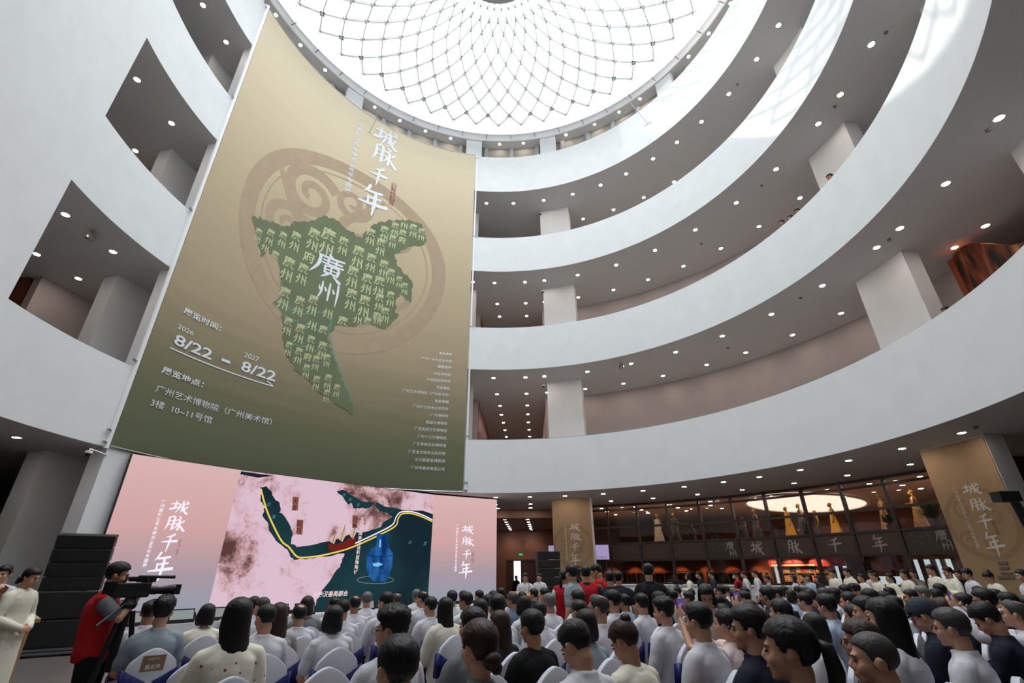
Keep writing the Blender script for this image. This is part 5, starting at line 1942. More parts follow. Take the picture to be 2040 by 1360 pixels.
stand(1527, 1147, -11.3, (-.7, .5), ('stand', 'down', 0, 0), 'f', 'P', 'k', 'short', 'x', 'person in plaid top with ponytail before the shop window')
stand(1578, 1145, -11.3, (-.9, .2), ('stand', 'down', 0, -8), 'f', 'L', 'n', 'long', 'w', 'person with long hair and dark shoulder strap below the red shop banner')
stand(1600, 1144, -12.6, (-.9, .2), ('stand', 'camera', 0, 0), 'm', 's', 'k', 'short', 'g', 'person raising an arm behind the woman in the light blue tee')
stand(1609, 1143, -11.2, (-.95, -.1), ('stand', 'down', 0, 0), 'f', 'B', 'k', 'short', 'l', 'person in light blue tee with a black bob')
stand(1627, 1146, -11.1, (-.9, .0), ('stand', 'clasp', 0, 0), 'f', 'B', 'k', 'jacket', 'd', 'person in dark navy blazer beside the light blue tee')
CO = stand(1369, 1141, -10.4, (-.85, .3), ('stand', 'front', 0, 0), 'f', 'B', 'k', 'jacket', 'c', 'person in cream jacket operating a camera near the low wall')
stand(1390, 1138, -10.9, (-.9, .2), ('stand', 'down', 0, 0), 'm', 's', 'k', 'short', 'd', 'person in dark blue shirt behind the cream camera operator')
PG = stand(1732, 1136, -12.75, (-.8, -.5), ('stand', 'camera', 0, 0), 'm', 's2', 'k', 'short', 'w', 'photographer person with a camera at the eye, behind the hostesses')
PG2 = stand(1815, 1134, -12.75, (-.8, -.4), ('lean', 'camera', 0, 0), 'm', 's', 'k', 'short', 'g', 'photographer person in grey tee with a backpack behind the low wall')
stand(1905, 1134, -12.4, (-.8, -.4), ('stand', 'down', 0, 0), 'm', 's2', 'k', 'short', 'k', 'person in black peering past the white shirt at the column', )
# helpers standing in the middle aisle
stand(1123, 1137, 9.2, (.25, .95), ('stand', 'down', -20, 0), 'f', 'P', 'k', 'vest', 'r', 'person in red waistcoat over white sleeves, first of the helpers', extra='w')
stand(1137, 1128, 7.9, (-.75, .5), ('stand', 'down', -20, 0), 'm', 's2', 'k', 'short', 'a', 'person in pale blue-grey tee looking back among the red waistcoats')
stand(1166, 1127, 8.4, (.1, 1), ('stand', 'down', 0, 0), 'm', 's', 'k', 'vest', 'r', 'person in red waistcoat seen squarely from behind', extra='d')
stand(1187, 1122, 9.3, (-.9, .3), ('stand', 'front', 0, 25), 'm', 's', 'k', 'vest', 'r', 'person in red waistcoat over camouflage sleeves looking down at a phone', extra='y')
stand(1214, 1137, 8.3, (.2, 1), ('stand', 'front', 0, 0), 'm', 's', 'k', 'short', 'd', 'person in dark navy polo, back turned, beside the red waistcoats')
stand(1231, 1138, 9.2, (.4, .9), ('stand', 'down', 0, 0), 'm', 's2', 'k', 'short', 'd', 'person in dark navy tee half hidden behind the navy polo')
stand(1290, 1122, 7.8, (.3, .95), ('stand', 'down', 0, 0), 'm', 's', 'k', 'short', 'k', 'person with broad back in a black polo standing alone in the crowd')
stand(1403, 1161, 5.0, (-.3, -.95), ('lean', 'front', 0, 22), 'f', 'B', 'k', 'short', 'p', 'person in pale pink top and spectacles bending towards the front rows', specs=True)
# speaker at the lectern, figures by the far door
stand(1046, 1141, 13.6, (-.15, -1), ('stand', 'front', 0, 5), 'm', 's2', 'k', 'long', 'w', 'person in white shirt and spectacles speaking at the lectern', specs=True)
stand(1074, 1142, 15.4, (-.4, -.9), ('stand', 'down', 0, 0), 'm', 's', 'k', 'long', 'w', 'person in white shirt beside the dark loudspeaker stack')
stand(1028, 1148, 26, (-.5, -.9), ('stand', 'down', 0, 0), 'f', 'P', 'k', 'long', 'k', 'dark silhouetted person in the bright doorway')
# at the stage's other end
stand(70, 1130, 6.6, (.97, .05), ('stand', 'clasp', 0, 12), 'f', 'N', 'k', 'jacket', 'c', 'person in cream suit with clasped hands beside the tall loudspeaker stack', skirt='e')
CM = stand(243, 1119, 5.1, (.82, .50), ('stand', 'camera', 0, 6), 'm', 's', 'k', 'vest', 'r', 'camera operator person in red waistcoat at the broadcast camera', extra='g', legs='s')
stand(14, 1126, 7.6, (.4, -.9), ('stand', 'front', 0, 0), 'm', 's2', 'k', 'long', 'w', 'person in white shirt behind the small lectern at the edge')
stand(-36, 1142, 6.2, (.9, .2), ('stand', 'camera', 0, 0), 'm', 's', 'k', 'short', 'd', 'person with headphones and a camera at the edge of the room')
# onlookers leaning on the galleries
def onlooker(px, py, floor, label, hair='s', sex='m', c='w', specs=False):
    r = 11.86
    while on_cyl(px, py, r).z - floor < 1.62 and r < 13:
        r += .02
    p = on_cyl(px, py, r)
    t = person((p.x, p.y), (-p.x, -p.y), ('stand', 'down', 0, 12), sex, hair, 'k', 'short', c, label, (p.z - floor) / 1.72, group='onlookers on the galleries')
    t.location.z = floor
onlooker(1653, 348, 12.29, 'person looking over the parapet in front of a pale column')
onlooker(1588, 417, 12.29, 'person looking over the parapet, first from the column with the lone onlooker', c='d')
onlooker(1574, 430, 12.29, 'person looking over the parapet, middle of three heads', c='k')
onlooker(1557, 440, 12.29, 'person looking over the parapet, last of three heads', c='d')
onlooker(1883, 612, 6.24, 'person looking over the lowest gallery in front of the mural', c='d')
# mask
mk = MB()
ball(mk, (0, .075, -.055), (.052, .045, .042), 12)
m_ = mk.build('face_mask', mat('white_mask', (236, 238, 240), .8), RM, smooth=True)
m_.matrix_local = head_frame(pose_of(('stand', 'front', 0, 0)))
# ------------------------------------------------------------------ broadcast and press cameras
def camcorder(loc, rz_, label, scale=1.0):
    t = thing('video_camera', label, 'camera', loc, rz_)
    t.scale = (scale,) * 3
    o = MB().box((0, 0, 0), (.11, .34, .16)).build('body', black, t)
    bevel(o, .015)
    o = MB().box((-.005, -.235, .01), (.10, .12, .19)).build('battery_pack', black_gloss, t)
    bevel(o, .012)
    T = Matrix.Translation((0, .17, -.005)) @ Matrix.Rotation(-math.pi / 2, 4, 'X')
    MB().lathe([(.045, 0), (.05, .06), (.042, .08), (.05, .16), (.062, .24), (.062, .26), (.055, .26)], 20, M=T).build('lens', black_gloss, t, smooth=40)
    MB().box((0, .46, 0), (.15, .06, .11)).build('lens_hood', black, t)
    MB().tube([(0, -.12, .08), (0, -.10, .135), (0, .10, .135), (0, .13, .08)], .014, 8).build('carry_handle', black, t)
    o = MB().box((-.075, .10, .12), (.09, .20, .07)).tube([(-.075, .0, .12), (-.075, -.08, .12)], .028, 10).build('viewfinder', black, t)
    MB().tube([(.05, .02, .15), (.05, .40, .14)], [.014, .02], 10).build('microphone', black, t)
    return t
def tripod(loc, h, label, spread=.36, yaw=0.0):
    t = thing('camera_tripod', label, 'tripod', loc, yaw)
    MB().lathe([(.06, h - .1), (.075, h - .06), (.05, h - .02), (.05, h)], 16).build('head', black, t, smooth=40)
    MB().tube([(0, 0, h * .55), (0, 0, h - .08)], .03, 10).build('centre_post', black, t)
    for k in range(3):
        a = 2 * math.pi * k / 3 + .4
        d = V3(math.cos(a), math.sin(a), 0)
        MB().tube([d * .05 + V3(0, 0, h - .12), d * (spread * .55) + V3(0, 0, h * .45)], .024, 8).tube([d * (spread * .5) + V3(0, 0, h * .5), d * spread + V3(0, 0, .0)], .016, 8).build('leg', black_gloss, t)
    MB().tube([(0, -.05, h - .05), (.05, -.42, h - .22)], .012, 8).build('pan_handle', black, t)
    return t
cp = CM.matrix_basis @ V3(.17, .20, 1.47)
camcorder(cp, CM.rotation_euler.z, 'large black shoulder broadcast camera with lens hood and strap on the red operator tripod', .85)
tripod((cp.x, cp.y, 0), cp.z - .07, 'black tripod under the large broadcast camera')
# strap of the broadcast camera
sp_ = CM.rotation_euler.z
cq = CO.matrix_basis @ V3(0, .46, 1.38)
camcorder(cq, CO.rotation_euler.z, 'small video camera in front of the cream-jacketed operator', .7)
tripod((cq.x, cq.y, 0), cq.z - .065, 'thin tripod by the low wall under the small video camera', .32)
rq = RM.matrix_basis @ V3(-.25, .1, 1.72)
def stills(pr, label, off=(0, .36, 1.545)):
    p = pr.matrix_basis @ V3(*off)
    t = thing('stills_camera', label, 'camera', p, pr.rotation_euler.z)
    o = MB().box((0, 0, 0), (.13, .06, .095)).box((0, 0, .055), (.05, .055, .03)).build('body', black, t)
    MB().lathe([(.036, 0), (.036, .09), (.042, .1), (.042, .15), (.036, .15)], 18, M=Matrix.Translation((0, .03, 0)) @ Matrix.Rotation(-math.pi / 2, 4, 'X')).build('lens', black_gloss, t, smooth=40)
stills(PG, 'stills camera held by the photographer in white behind the hostesses')
stills(PG2, 'stills camera held by the photographer in the grey tee')
# camera gear of the helpers: video camera on a tripod in the aisle
hv = atd(1152, 1150, 9.9)
camcorder((hv.x, hv.y, 1.62), RAD(50), 'black video camera standing among the red waistcoats', .8)
tripod((hv.x, hv.y, 0), 1.55, 'black tripod among the red waistcoats', .35)
# ------------------------------------------------------------------ loudspeakers, stage lamps, lecterns
grill = mat('speaker_grille', (14, 14, 15), .7, noise=.3, scale=120)
def stack(base, rz_, n_top, n_sub, label, w, lean=0.0, k=1.0):
    t = thing('speaker_stack', label, 'loudspeaker', (base.x, base.y, 0), rz_)
    z = .16
    ob = MB().box((0, 0, .07), (w * 1.12, .75, .05)).box((0, 0, .135), (w * 1.1, .7, .045))
    for sx_ in (-.45, .45):
        for sy in (-.28, .28):
            ob.lathe([(.05, 0), (.05, .05)], 12, (w * sx_, sy, 0))
    ob.build('dolly', mat('aluminium_dolly', (120, 122, 124), .4, metal=.6), t)
    for i in range(n_sub):
        o = MB().box((0, 0, z + .29 * k), (w, .62, .57 * k)).build('subwoofer', black, t)
        bevel(o, .015)
        MB().box((0, -.312, z + .29 * k), (w * .94, .012, .50 * k)).build('grille', grill, o)
        z += .59 * k
    for i in range(n_top):
        T = Matrix.Translation((0, -.02 - lean * i, z + .16 * k)) @ Matrix.Rotation(RAD(3 + 2 * i) * (1 if lean else 0), 4, 'X')
        o = MB().box(0, (w * .98, .46, .30 * k), M=T).build('line_array_box', black, t)
        bevel(o, .012)
        MB().box(0, (w * .88, .012, .24 * k), M=T @ Matrix.Translation((0, -.232, 0))).build('grille', grill, o)
        z += .325 * k
    return t
lb = atz(118, 1302, 0.0)
lp = V3(-10.15, 1.55, 0)
stack(lp, math.atan2(-.5, .86) + RAD(62), 4, 2, 'tall black loudspeaker stack on a wheeled dolly beside the screen', 1.15, .03, .97)
rp = atd(1092, 1140, 17.5)
stack(V3(rp.x, rp.y, 0), RAD(8), 4, 2, 'far black loudspeaker stack in front of the column banner', .85, 0, .88)
def moving_head(p, rz_, label, tilt=.6):
    t = thing('moving_head_light', label, 'stage light', p, rz_)
    o = MB().box((0, 0, .06), (.30, .24, .12)).build('base', black, t)
    bevel(o, .02)
    MB().box((-.155, 0, .26), (.035, .12, .30)).box((.155, 0, .26), (.035, .12, .30)).box((0, 0, .13), (.34, .13, .04)).build('yoke', black, t)
    T = Matrix.Translation((0, 0, .36)) @ Matrix.Rotation(tilt, 4, 'X')
    MB().lathe([(.10, -.18), (.13, -.12), (.13, .1), (.145, .18), (.145, .21), (.12, .21)], 20, M=T).build('lamp_body', black_gloss, t, smooth=40)
    MB().lathe([(.001, .2), (.118, .205)], 20, M=T).build('lens', mat('dark_lens', (40, 44, 60), .08), t, smooth=40)
n0 = pn(0)[1]
for i, (k, u, tl) in enumerate(((0, .25, .9), (0, .75, .5), (0, 1.45, -.5))):
    p = SP[0] + pn(0)[0] * u + n0 * .45
    moving_head((p.x, p.y, .44), RAD(20 + 40 * i), 'black moving-head stage light, %s from the tall loudspeaker stack' % nth(i), tl)
wm = thing('stage_monitor', 'black wedge monitor on the floor between loudspeaker stack and stage', 'loudspeaker', (lp.x + 1.35, lp.y - .1, 0), RAD(-40))
MB().add([(-.32, -.25, 0), (.32, -.25, 0), (.32, .25, 0), (-.32, .25, 0), (-.32, -.2, .14), (.32, -.2, .14), (.32, .22, .46), (-.32, .22, .46)], [(0, 3, 2, 1), (4, 5, 6, 7), (0, 1, 5, 4), (1, 2, 6, 5), (2, 3, 7, 6), (3, 0, 4, 7)]).build('cabinet', black, wm)
MB().add([(-.28, -.165, .175), (.28, -.165, .175), (.28, .195, .45), (-.28, .195, .45)], [(0, 1, 2, 3)]).build('grille', grill, wm)
woodm = mat('light_wood_lectern', (168, 136, 98), .5, noise=.1, scale=6)
def lectern(p, rz_, label, w=.7, text=True):
    t = thing('lectern', label, 'lectern', (p.x, p.y, 0), rz_)
    o = MB().box((0, 0, .55), (w, .42, 1.02)).build('body', woodm, t)
    bevel(o, .01)
    MB().box((0, 0, .02), (w + .1, .52, .04)).build('plinth', woodm, t)
    T = Matrix.Translation((0, 0, 1.09)) @ Matrix.Rotation(RAD(10), 4, 'X')
    MB().box(0, (w + .12, .54, .05), M=T).build('desk_top', woodm, t)
    MB().tube([(.1, .1, 1.1), (.12, .0, 1.3), (.1, .18, 1.42)], .008, 6).lathe([(.012, -.03), (.016, 0), (.012, .03)], 8, (.1, .2, 1.43)).build('microphone', black, t)
    if text:
        sh = Sheet(lambda x, z, l: (x, -.212 - l, z))
        for a, ch in enumerate(TITLE):
            sh.char('front_lettering', ch, -.24 + a * .125, .90, .1, .1, .003)
        sh.line('front_lettering', '广州建城2240年得名1800年专题展', -.22, .84, 0, .003, width=.44)
        sh.build(t, {'front_lettering': ink})
lq = atd(1046, 1172, 13.0)
lectern(lq, RAD(5), 'light wooden lectern with white lettering in front of the speaker')
le = atd(22, 1185, 6.9)
lectern(le, RAD(60), 'light wooden lectern with gooseneck microphone at the edge of the room', .6, False)
# small wall and ceiling gear
def dome_cam(p, label, arm=None):
    t = thing('security_camera', label, 'camera', p)
    MB().lathe([(.085, 0), (.085, -.06), (.07, -.07)][::-1], 16).build('housing', steel_white, t, smooth=40)
    MB().lathe([(.001, -.15), (.05, -.13), (.068, -.07)], 16).build('dome', black_gloss, t, smooth=True)
    if arm is not None:
        MB().tube([(0, 0, 0), (0, 0, .06), arm], .02, 8).build('bracket', steel_white, t)
q = on_cyl(178, 898, 11.0)
dome_cam(q, 'white dome camera on a bracket at the pier under the gallery', tuple(P(-79, 11.18, q.z + .05) - q))
for (deg, r, z, lab) in ((9.6, 13.2, 10.8, 'lowest'), (10.3, 13.2, 16.8, 'middle'), (10.6, 13.2, 22.75, 'top')):
    dome_cam(P(deg, r, z), 'dark dome camera at the column corner on the %s gallery' % lab)
for px, py, z, lab in ((186, 460, 10.97, 'in the lowest opening beside the plain wall'), (1237, 722, 10.97, 'under the second parapet ceiling')):
    p = atz(px, py, z)
    t = thing('ceiling_camera', 'steel camera housing hanging %s' % lab, 'camera', p)
    MB().tube([(0, 0, 0), (0, 0, -.14)], .03, 8).build('stem', metal, t)
    MB().lathe([(.04, -.34), (.12, -.30), (.13, -.2), (.09, -.14), (.03, -.12)], 18).build('dome', metal, t, smooth=40)
# press camera on a jib at the edge
jb = atd(2016, 992, 7.0)
t = thing('camera_jib', 'black camera jib arm reaching in from the edge of the hall', 'camera', (0, 0, 0))
j2 = atd(2075, 1090, 7.0)
MB().tube([jb, jb.lerp(j2, .3) + V3(0, 0, .04), j2], [.05, .06, .07], 8).tube([j2, (j2.x + .5, j2.y, 0)], .06, 8).build('boom', black, t)
MB().box(jb + V3(-.08, 0, .02), (.30, .16, .14)).build('camera_head', black, t)
# ================================================================== ground floor: shop front, hall door, column banners
struct(MB().sweep([(12.05, 0), (12.05, 1.13), (12.0, 1.13), (12.0, 1.17), (12.26, 1.17), (12.26, 1.13), (12.21, 1.13), (12.21, 0)], 18.0, 75.5, 60).build('wall_low', white, smooth=30))
RS = 16.62
MUL = [13.8, 19.5, 24.85, 30.15, 35.7, 41.05, 46.3, 51.8, 57.25, 62.85, 68.6, 74.3]
MUL2 = [85.5, 91, 96.5, 102, 107.5]
RAILS = [0.06, 1.1, 2.15, 2.96, 3.75, 4.6, 4.84]
pane_m = glassy('shop_glass', (0.86, 0.84, 0.80), 0.02)
sign_m = mat('brown_sign_film', (74, 60, 52), .5, noise=.12, scale=1.5)
sign_g = mat('grey_green_sign_film', (58, 58, 48), .5, noise=.15, scale=1.2)
sign_ink = mat('pale_sign_ink', (170, 164, 164), .6)
faint_ink = mat('faint_sign_ink', (88, 84, 72), .6)
nwin = 0
def bay(a, b, sign):
    global nwin
    nwin += 1
    w = bpy.data.objects.new('window_%d' % nwin, None)
    COL.objects.link(w)
    struct(w)
    p, q = P(a, RS, 0), P(b, RS, 0)
    d = (q - p).normalized()
    n = V3(-p.y, p.x, 0).normalized()
    nin = -(p + q).normalized()
    f = MB()
    f.prism([p - d * .05 + nin * .08, p + d * .05 + nin * .08, p + d * .05 - nin * .1, p - d * .05 - nin * .1], 0, 4.9)
    f.build('mullion', dark_metal, w)
    for z in RAILS:
        MB().prism([p + d * .05 + nin * .05, q - d * .05 + nin * .05, q - d * .05 - nin * .07, p + d * .05 - nin * .07], z - .045, z + .045).build('rail', dark_metal, w)
    for i in range(len(RAILS) - 1):
        if sign and i == 2:
            continue
        u, v = p + d * .06, q - d * .06
        MB().poly([(u.x, u.y, RAILS[i] + .04), (v.x, v.y, RAILS[i] + .04), (v.x, v.y, RAILS[i + 1] - .04), (u.x, u.y, RAILS[i + 1] - .04)]).build('pane', pane_m, w, fix=False)
    return p, q, d, nin
SIGN = {6: 'mai', 5: 'cheng', 7: 'qian', 8: 'nian'}
SIGNW = {5: 'first', 6: 'second', 7: 'third', 8: 'fourth'}
for k in range(len(MUL) - 1):
    p, q, d, nin = bay(MUL[k], MUL[k + 1], True)
    L = (q - p).length
    lab = 'dark brown sign film with the %s large pale character of the shop front title' % SIGNW[k] if k in SIGN else ('grey-green sign film with two pale brushed characters, %s' % ('before the title' if k == 4 else 'after the title') if k in (4, 9) else 'plain brown sign film with faint scrolls, %s pane of the shop front from the hall' % nth(k))
    t = thing('sign_panel', lab, 'sign', (0, 0, 0), 0, 'sign films along the shop front')
    MB().prism([p + d * .055 + nin * .02, q - d * .055 + nin * .02, q - d * .055 - nin * .02, p + d * .055 - nin * .02], 2.2, 2.91).build('film', sign_g if k in (4, 9) else sign_m, t)
    sh = Sheet(lambda x, z, l, p=p, d=d, nin=nin: tuple(p + d * x + nin * (.022 + l) + V3(0, 0, z)))
    if k in SIGN:
        sh.char('sign_lettering', SIGN[k], L / 2 - .27, 2.27, .52, .56, .002)
    elif k in (4, 9):
        sh.char('sign_lettering', 'guang', L - .62, 2.50, .40, .38, .002)
        sh.char('sign_lettering', 'zhou', L - .50, 2.22, .34, .28, .002)
        for c in range(3):
            sh.down('faint_lettering', '廣州府'[c % 2:][:2] * 1, .35 + c * .25, 2.85 - .1 * (c % 2), .17, .002, 1.3)
    else:
        for c in range(3):
            r0 = .16 + .05 * c
            pts = [(L * (.25 + .25 * c) + r0 * (1 - .02 * i) * math.cos(i * .3), 2.55 + r0 * (1 - .02 * i) * math.sin(i * .3)) for i in range(36)]
            band('faint_scroll', pts, .03, .002, sh)
    sh.build(t, {'sign_lettering': sign_ink, 'faint_lettering': faint_ink, 'faint_scroll': mat('faint_scroll_ink', (82, 64, 54), .6)})
for k in range(len(MUL2) - 1):
    bay(MUL2[k], MUL2[k + 1], False)
# shop interior shell
shop_wall = mat('russet_shop_wall', (120, 74, 54), .7, noise=.08, scale=2)
red_wall = mat('red_shop_wall', (148, 92, 68), .7, noise=.06, scale=2)
struct(MB().sweep([(28.6, 2.95), (28.6, 4.9), (28.8, 4.9), (28.8, 2.95)], 12.5, 110, 60).build('wall_shop_upper', shop_wall, smooth=30))
struct(MB().sweep([(23.0, 0), (23.0, 2.3), (23.2, 2.3), (23.2, 0)], 12.5, 39.6, 30).build('wall_shop_red', red_wall, smooth=30))
struct(MB().sweep([(23.0, 0), (23.0, 2.3), (23.2, 2.3), (23.2, 0)], 39.7, 110, 40).build('wall_shop_lower', shop_wall, smooth=30))
struct(MB().sweep([(17.1, 2.3), (17.1, 2.94), (28.7, 2.94), (28.7, 2.3)], 13.0, 75, 50).build('ceiling_mezzanine', mat('shop_ceiling', (140, 112, 96), .8), smooth=30))
a_, b_ = P(13.3, 16.75, 0), P(13.3, 26, 0)
struct(MB().prism([a_, b_, b_ + V3(.15, -.03, 0), a_ + V3(.15, -.03, 0)], 0, 4.9).build('wall_shop_side', shop_wall))
a_, b_ = P(75.5, 16.75, 0), P(75.5, 24, 0)
struct(MB().prism([a_, b_, b_ + V3(0, -.15, 0), a_ + V3(0, -.15, 0)], 0, 4.9).build('wall_shop_end', shop_wall))
# shop lamps: luminous ceiling oval upstairs, small downlights, warm spots below
t = thing('luminous_ceiling', 'large glowing oval ceiling light above the mannequins upstairs in the shop', 'ceiling light', P(46.5, 22.3, 4.86), RAD(90 - 46.5))
mb = MB()
ol = [(4.8 * math.cos(2 * math.pi * i / 48), 2.5 * math.sin(2 * math.pi * i / 48)) for i in range(48)]
mb.prism(ol, -.03, .0)
mb.build('light_panel', emis('luminous_panel', (255, 222, 204), 1.5), t)
mb = MB()
for i in range(48):
    j2 = (i + 1) % 48
    mb.prism([ol[i], ol[j2], (ol[j2][0] * 1.03, ol[j2][1] * 1.06), (ol[i][0] * 1.03, ol[i][1] * 1.06)], -.08, .0)
mb.build('rim', steel_white, t)
rnd = random.Random(11)
cnt = 0
for a in range(18, 75, 6):
    for r in (17.9, 19.6, 21.4):
        if 39 < a < 56:
            continue
        downlight(a + rnd.uniform(-1, 1), r, 4.88, 'small warm shop downlight upstairs, %s in order from the hall' % nth(cnt), 'downlights upstairs in the shop')
        cnt += 1
cnt = 0
for a in range(19, 74, 6):
    downlight(a, 18.6, 2.29, 'small warm shop downlight at street level, %s in order from the hall' % nth(cnt), 'downlights downstairs in the shop')
    cnt += 1
def PX(px, r):
    return math.degrees(phi_of(on_cyl(px, 1130, r)))
def lamp_light(p, kind, energy, color, size=.1, target=None, angle=70):
    l = bpy.data.lights.new('shop_lamp', kind)
    l.energy = energy
    l.color = lin(color)
    l.shadow_soft_size = size
    o = bpy.data.objects.new('shop_lamp', l)
    COL.objects.link(o)
    o.location = p
    if kind == 'SPOT':
        l.spot_size = RAD(angle)
        l.spot_blend = .6
        o.rotation_euler = (Vector(target) - Vector(p)).to_track_quat('-Z', 'Y').to_euler()
    return o
for a in (17, 20.5, 24, 27.5, 31, 34.5, 38):
    lamp_light(P(a, 22.3, 2.15), 'SPOT', 34, (255, 165, 115), .05, P(a, 22.95, 1.2), 75)
for a in (40.5, 43.5, 46.5):
    lamp_light(P(a, 20.8, 2.1), 'SPOT', 90, (255, 200, 150), .05, P(a, 22.4, 1.2), 80)
for a in (52, 58, 64):
    lamp_light(P(a, 19.5, 2.1), 'SPOT', 220, (255, 205, 160), .05, P(a, 20, 0.8), 110)
for a in (20, 28, 36, 66, 72):
    lamp_light(P(a, 19.5, 4.7), 'SPOT', 110, (255, 205, 165), .05, P(a, 19.5, 3), 120)
for a in (44, 50, 56, 62):
    lamp_light(P(a, 17.6, 4.8), 'SPOT', 90, (255, 215, 170), .05, P(a, 19.0, 3.4), 90)
# mannequins upstairs
GOLD = mat('gilded_mannequin', (150, 118, 62), .35, metal=.6)
MK = ('stand', 'down', 0, 0)
drs = {'y': mat('mustard_gown', (186, 142, 40), .7, bump=.1), 'n': mat('charcoal_coat', (52, 48, 52), .7), 'b': mat('bronze_gown', (122, 92, 58), .6), 'k': mat('black_gown', (28, 26, 28), .6), 'w': mat('ivory_gown', (196, 184, 158), .7)}
def gown():
    mb = MB()
    loft(mb, [(0, 0, .05, .34, .30), (0, 0, .5, .24, .21), (0, 0, .95, .19, .14), (0, 0, 1.1, .16, .115), (0, -.01, 1.3, .19, .125), (0, -.015, 1.40, .12, .09)], 24)
    return remesh(mb, 'gown', .014, 3, drs['y'], .012, 9)
GM = gown()
for i, (px, py, c, arm) in enumerate([(1307, 1023, 'w', 'down'), (1340, 1021, 'k', 'down'), (1378, 1044, 'b', 'down'), (1477, 1029, 'n', 'front'), (1499, 1014, 'k', 'down'), (1563, 1009, 'y', 'down'), (1588, 1003, 'n', 'down'), (1621, 1016, 'k', 'down'), (1651, 1001, 'y', 'down'), (1748, 985, 'b', 'down'), (1812, 975, 'b', 'front')]):
    z = 2.956
    r = 17.5
    while on_cyl(px, py, r).z - z > 1.80 and r > 17.2:
        r -= .05
    while on_cyl(px, py, r).z - z < 1.55 and r < 23:
        r += .05
    p = on_cyl(px, py, r)
    h = p.z - z
    t = thing('mannequin', '%s mannequin in a %s, %s upstairs in the shop counting from the hall' % ('gilded', {'y': 'mustard gown', 'n': 'charcoal coat', 'b': 'bronze gown', 'k': 'black gown', 'w': 'ivory gown'}[c], nth(i)), 'mannequin', (p.x, p.y, z), RAD(130 - i * 9), 'mannequins upstairs')
    t.scale = (h / 1.72,) * 3
    part('figure', body_of(('stand', arm, 0, 0), 'f'), t, GOLD)
    part('gown', GM, t, drs[c])
    MB().lathe([(.24, 0), (.24, .02), (.02, .03)], 20).build('base', metal, t)
leaf = mat('dark_leaf', (48, 66, 38), .6, noise=.3, scale=10)
def plant(p, h, label, name='leafy_plant'):
    t = thing(name, label, 'plant', p)
    MB().lathe([(.12, 0), (.17, .28), (.15, .28), (.14, .24)], 16).build('pot', mat('grey_pot', (70, 66, 62), .7), t, smooth=40)
    mb = MB()
    rr = random.Random(int(p[0] * 100))
    for k in range(70):
        a = rr.uniform(0, 6.28)
        l = h * rr.uniform(.4, 1)
        e = rr.uniform(.2, 1.1)
        d = V3(math.cos(a) * math.sin(e), math.sin(a) * math.sin(e), math.cos(e))
        s = d.cross(V3(0, 0, 1)).normalized() * .03
        b = V3(0, 0, .25)
        m_ = b + d * l * .6
        e_ = b + d * l - V3(0, 0, l * .15)
        mb.add([b, m_ - s, e_, m_ + s], [(0, 1, 2, 3)])
    mb.build('foliage', leaf, t, fix=False)
for i, (a, r, h, z) in enumerate(((33, 17.6, .7, 2.956), (36.5, 17.7, .5, 2.956), (40, 18.0, .6, 2.956), (46.5, 17.6, .5, 2.956), (50, 17.7, .7, 2.956), (56, 17.6, .6, 2.956), (60.5, 17.6, .7, 2.956), (65.5, 17.6, 1.1, 2.956), (71, 17.7, 1.1, 2.956))):
    plant(P(a, r, z), h, 'dark leafy plant in a grey pot among the mannequins, %s from the hall' % nth(i))
# clothes rails downstairs
HANG = [mat('garment_%d' % i, c, .8) for i, c in enumerate([(58, 40, 34), (88, 60, 44), (44, 38, 40), (120, 84, 60), (70, 34, 30), (100, 92, 84)])]
def garment_mesh():
    mb = MB()
    loft(mb, [(0, 0, -.95, .20, .035), (0, 0, -.5, .17, .03), (0, 0, -.2, .19, .035), (0, 0, -.10, .16, .03), (0, 0, -.06, .05, .02)], 14)
    mb.tube([(0, 0, -.07), (0, 0, .0), (0, .015, .02)], .004, 5)
    return mb.mesh('garment', None, 50)
GAR = garment_mesh()
for i, (a, r) in enumerate(((20.5, 21.5), (25, 21.8), (29, 21.5), (33.5, 21.8), (38, 21.5))):
    c = P(a, r, 0)
    ang = RAD(-a)
    t = thing('clothes_rail', 'metal clothes rail in the red shop room, %s from the hall' % nth(i), 'clothes rail', c, ang, 'clothes rails')
    MB().tube([(-.8, 0, 1.62), (.8, 0, 1.62)], .015, 8).build('hanging_bar', metal, t)
    for s in (-1, 1):
        MB().tube([(s * .8, 0, .03), (s * .8, 0, 1.62)], .015, 8).tube([(s * .8, -.25, .02), (s * .8, .25, .02)], .015, 8).build('upright', metal, t)
    M_ = Matrix.Translation(c) @ Matrix.Rotation(ang, 4, 'Z')
    for k in range(11):
        g = link('garment', GAR)
        g.matrix_world = M_ @ Matrix.Translation((-.70 + k * .14, 0, 1.615)) @ Matrix.Rotation(RAD(52 + 13 * ((k * 5 + i) % 4)), 4, 'Z')
        if not GAR.materials:
            GAR.materials.append(HANG[0])
        g.material_slots[0].link = 'OBJECT'
        g.material_slots[0].material = HANG[(i * 3 + k) % 6]
        tag(g, '%s garment on the %s clothes rail from the hall, %s hanger' % (('dark brown', 'tan', 'charcoal', 'camel', 'maroon', 'stone')[(i * 3 + k) % 6], nth(i), nth(k)), 'garment', 'garments on the rails')
